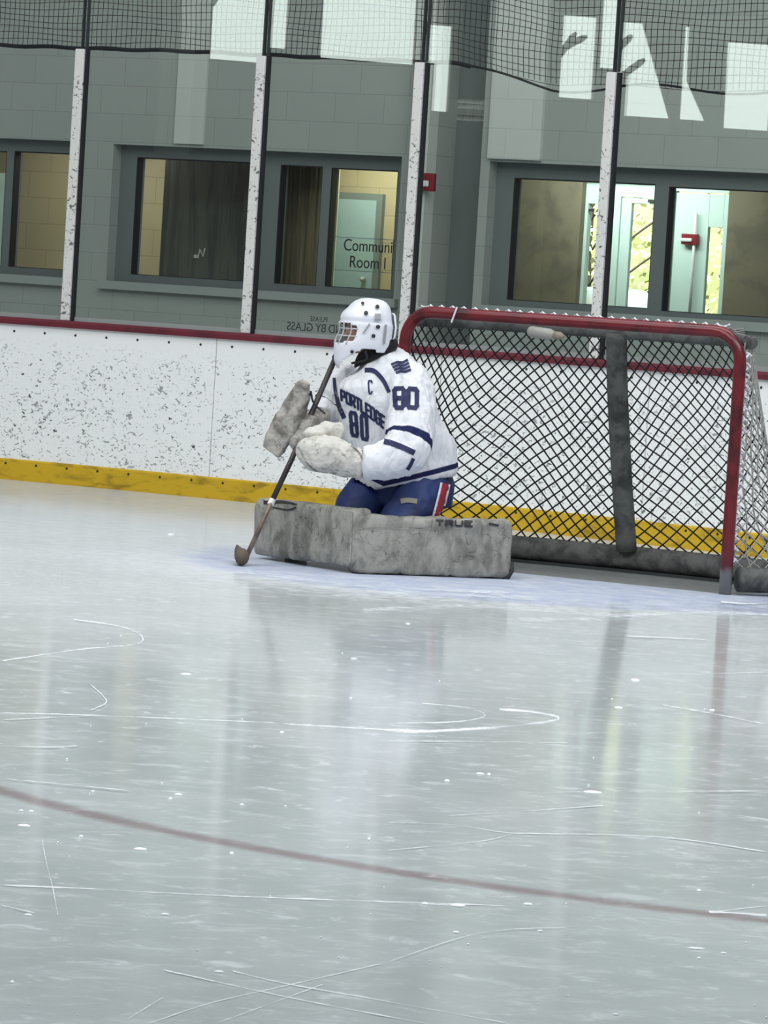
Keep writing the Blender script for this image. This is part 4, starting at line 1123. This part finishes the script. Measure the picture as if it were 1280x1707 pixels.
def icestroke(bm, pts, w, z, soft=False):
    el = bm.verts.layers.float['edge']
    P = smooth_path([(*p, 0) for p in pts], 14); prev = None
    for i, p in enumerate(P):
        k = .9+.5*noise.noise(Vector((p.x*.03, p.y*.05, z*900)))
        ww = max(.3, k)*w*(.55 if not soft else 1.0)
        t = (P[min(i+1, len(P)-1)]-P[max(0, i-1)]).normalized(); n = Vector((-t.y, t.x, 0))
        row = []
        for sgn, e in ((-1, 0), (0, 1), (1, 0)):
            q = p+n*(ww*sgn); v = bm.verts.new(ice(q.x, q.y, z)); v[el] = e*(.25 if i in (0, len(P)-1) else 1)*(.62 if soft else .9+.5*noise.noise(Vector((p.x*.013, p.y*.02, z*700)))); row.append(v)
        if prev:
            for j in (0, 1): bm.faces.new((prev[j], prev[j+1], row[j+1], row[j]))
        prev = row
bm = B(); bm.verts.layers.float.new('edge')
STROKES = [([(0, 1188), (150, 1192), (300, 1198), (465, 1205)], 3), ([(465, 1206), (640, 1216), (720, 1219), (850, 1210), (910, 1203), (930, 1196), (890, 1187), (830, 1182)], 9),
 ([(640, 1206), (760, 1203), (808, 1193), (780, 1180), (700, 1172)], 3.5), ([(0, 1475), (160, 1482), (250, 1487), (420, 1495), (640, 1503), (850, 1510)], 4.5), ([(700, 1507), (760, 1509)], 9),
 ([(1180, 1520), (1230, 1522), (1280, 1526)], 8), ([(1190, 1520), (1240, 1514), (1280, 1510)], 3), ([(265, 1615), (470, 1660), (640, 1693), (720, 1707)], 4), ([(385, 1618), (480, 1640), (640, 1668), (850, 1706)], 4),
 ([(245, 1707), (350, 1672), (480, 1642), (640, 1605)], 3), ([(360, 1706), (480, 1662), (540, 1640)], 3), ([(70, 1398), (78, 1440), (88, 1480), (97, 1528)], 3), ([(120, 1032), (200, 1044), (236, 1060), (224, 1074), (130, 1083), (0, 1102)], 5),
 ([(1100, 1174), (1190, 1190), (1280, 1208)], 4.5), ([(640, 1370), (760, 1375), (850, 1388), (1000, 1391)], 2.5), ([(640, 1418), (800, 1402), (860, 1388)], 2), ([(860, 1388), (1100, 1395), (1280, 1420)], 2.5),
 ([(740, 1360), (900, 1350), (1010, 1342)], 2), ([(640, 1235), (800, 1236), (950, 1238)], 2.5), ([(0, 1508), (60, 1522)], 3), ([(640, 1605), (800, 1555), (950, 1545)], 1.8), ([(210, 1700), (275, 1660)], 3), ([(0, 1200), (160, 1192)], 2),
 ([(860, 1036), (1000, 1029), (1180, 1020), (1300, 1026)], 15), ([(600, 1018), (760, 1010), (900, 1018), (1040, 1030)], 13), ([(600, 985), (760, 992), (900, 1000)], 13), ([(1130, 1125), (1280, 1120)], 2), ([(1040, 1060), (1180, 1066)], 2.5), ([(0, 1243), (80, 1245), (130, 1243)], 3),
 ([(150, 1140), (172, 1160), (176, 1172), (150, 1184)], 2.5), ([(380, 952), (520, 968), (640, 980), (860, 988)], 12), ([(1200, 1003), (1240, 1006), (1280, 1005)], 7), ([(0, 1297), (220, 1318)], 1.8), ([(900, 1320), (1280, 1318)], 1.6)]
for i, (p, w) in enumerate(STROKES): icestroke(bm, p, w, .0012+.00015*i, w > 10)
setp(obj('skate_marks', bm, M_MARK), 'white skate cuts and snow ridges across the ice', 'skate marks', kind='stuff')
bm = B(); rn = random.Random(11)
CHIPS = [(40, 1377, 24, 8), (35, 1352, 9, 4), (52, 1353, 10, 5), (234, 1416, 24, 9), (135, 1395, 9, 5), (47, 1526, 15, 6), (275, 1525, 17, 5), (365, 1621, 19, 6), (988, 1321, 34, 9), (745, 1302, 10, 6), (800, 1290, 14, 5), (815, 1291, 6, 6),
 (763, 1510, 28, 10), (708, 1507, 14, 7), (880, 1508, 18, 7), (297, 1325, 15, 5), (284, 1332, 7, 6), (403, 1342, 9, 4), (1059, 1134, 16, 9), (1165, 1485, 8, 7), (1165, 1598, 7, 5), (20, 1638, 8, 8), (386, 1423, 8, 10), (155, 1320, 6, 4), (1031, 1180, 16, 5),
 (310, 1124, 20, 5), (590, 1098, 12, 3), (1187, 1184, 10, 4), (585, 1164, 6, 5), (680, 1040, 8, 4), (285, 891, 14, 8), (470, 1221, 8, 5), (1026, 1692, 12, 4), (760, 1555, 14, 5), (900, 1553, 12, 4), (780, 1575, 5, 4), (1160, 1582, 34, 6), (615, 1399, 6, 8), (1206, 1590, 12, 4)]
for i in range(45): CHIPS.append((rn.uniform(0, 1280), rn.uniform(1050, 1700), rn.uniform(2, 5), rn.uniform(1.5, 3)))
for x, y, w, h in CHIPS:
    c = ice(x, y); k = c.y/FPX; ellipsoid(bm, c+Vector((0, 0, .0005)), (Vector((w*.5*k, 0, 0)), Vector((0, h*.45*k*c.y/CAMH*.6, 0)), Vector((0, 0, .0035))), 10, 5)
shv = obj('ice_shavings', bm, M_SNOW, smooth=True); setp(shv, 'loose white snow crumbs scattered on the ice', 'ice shavings', kind='stuff')
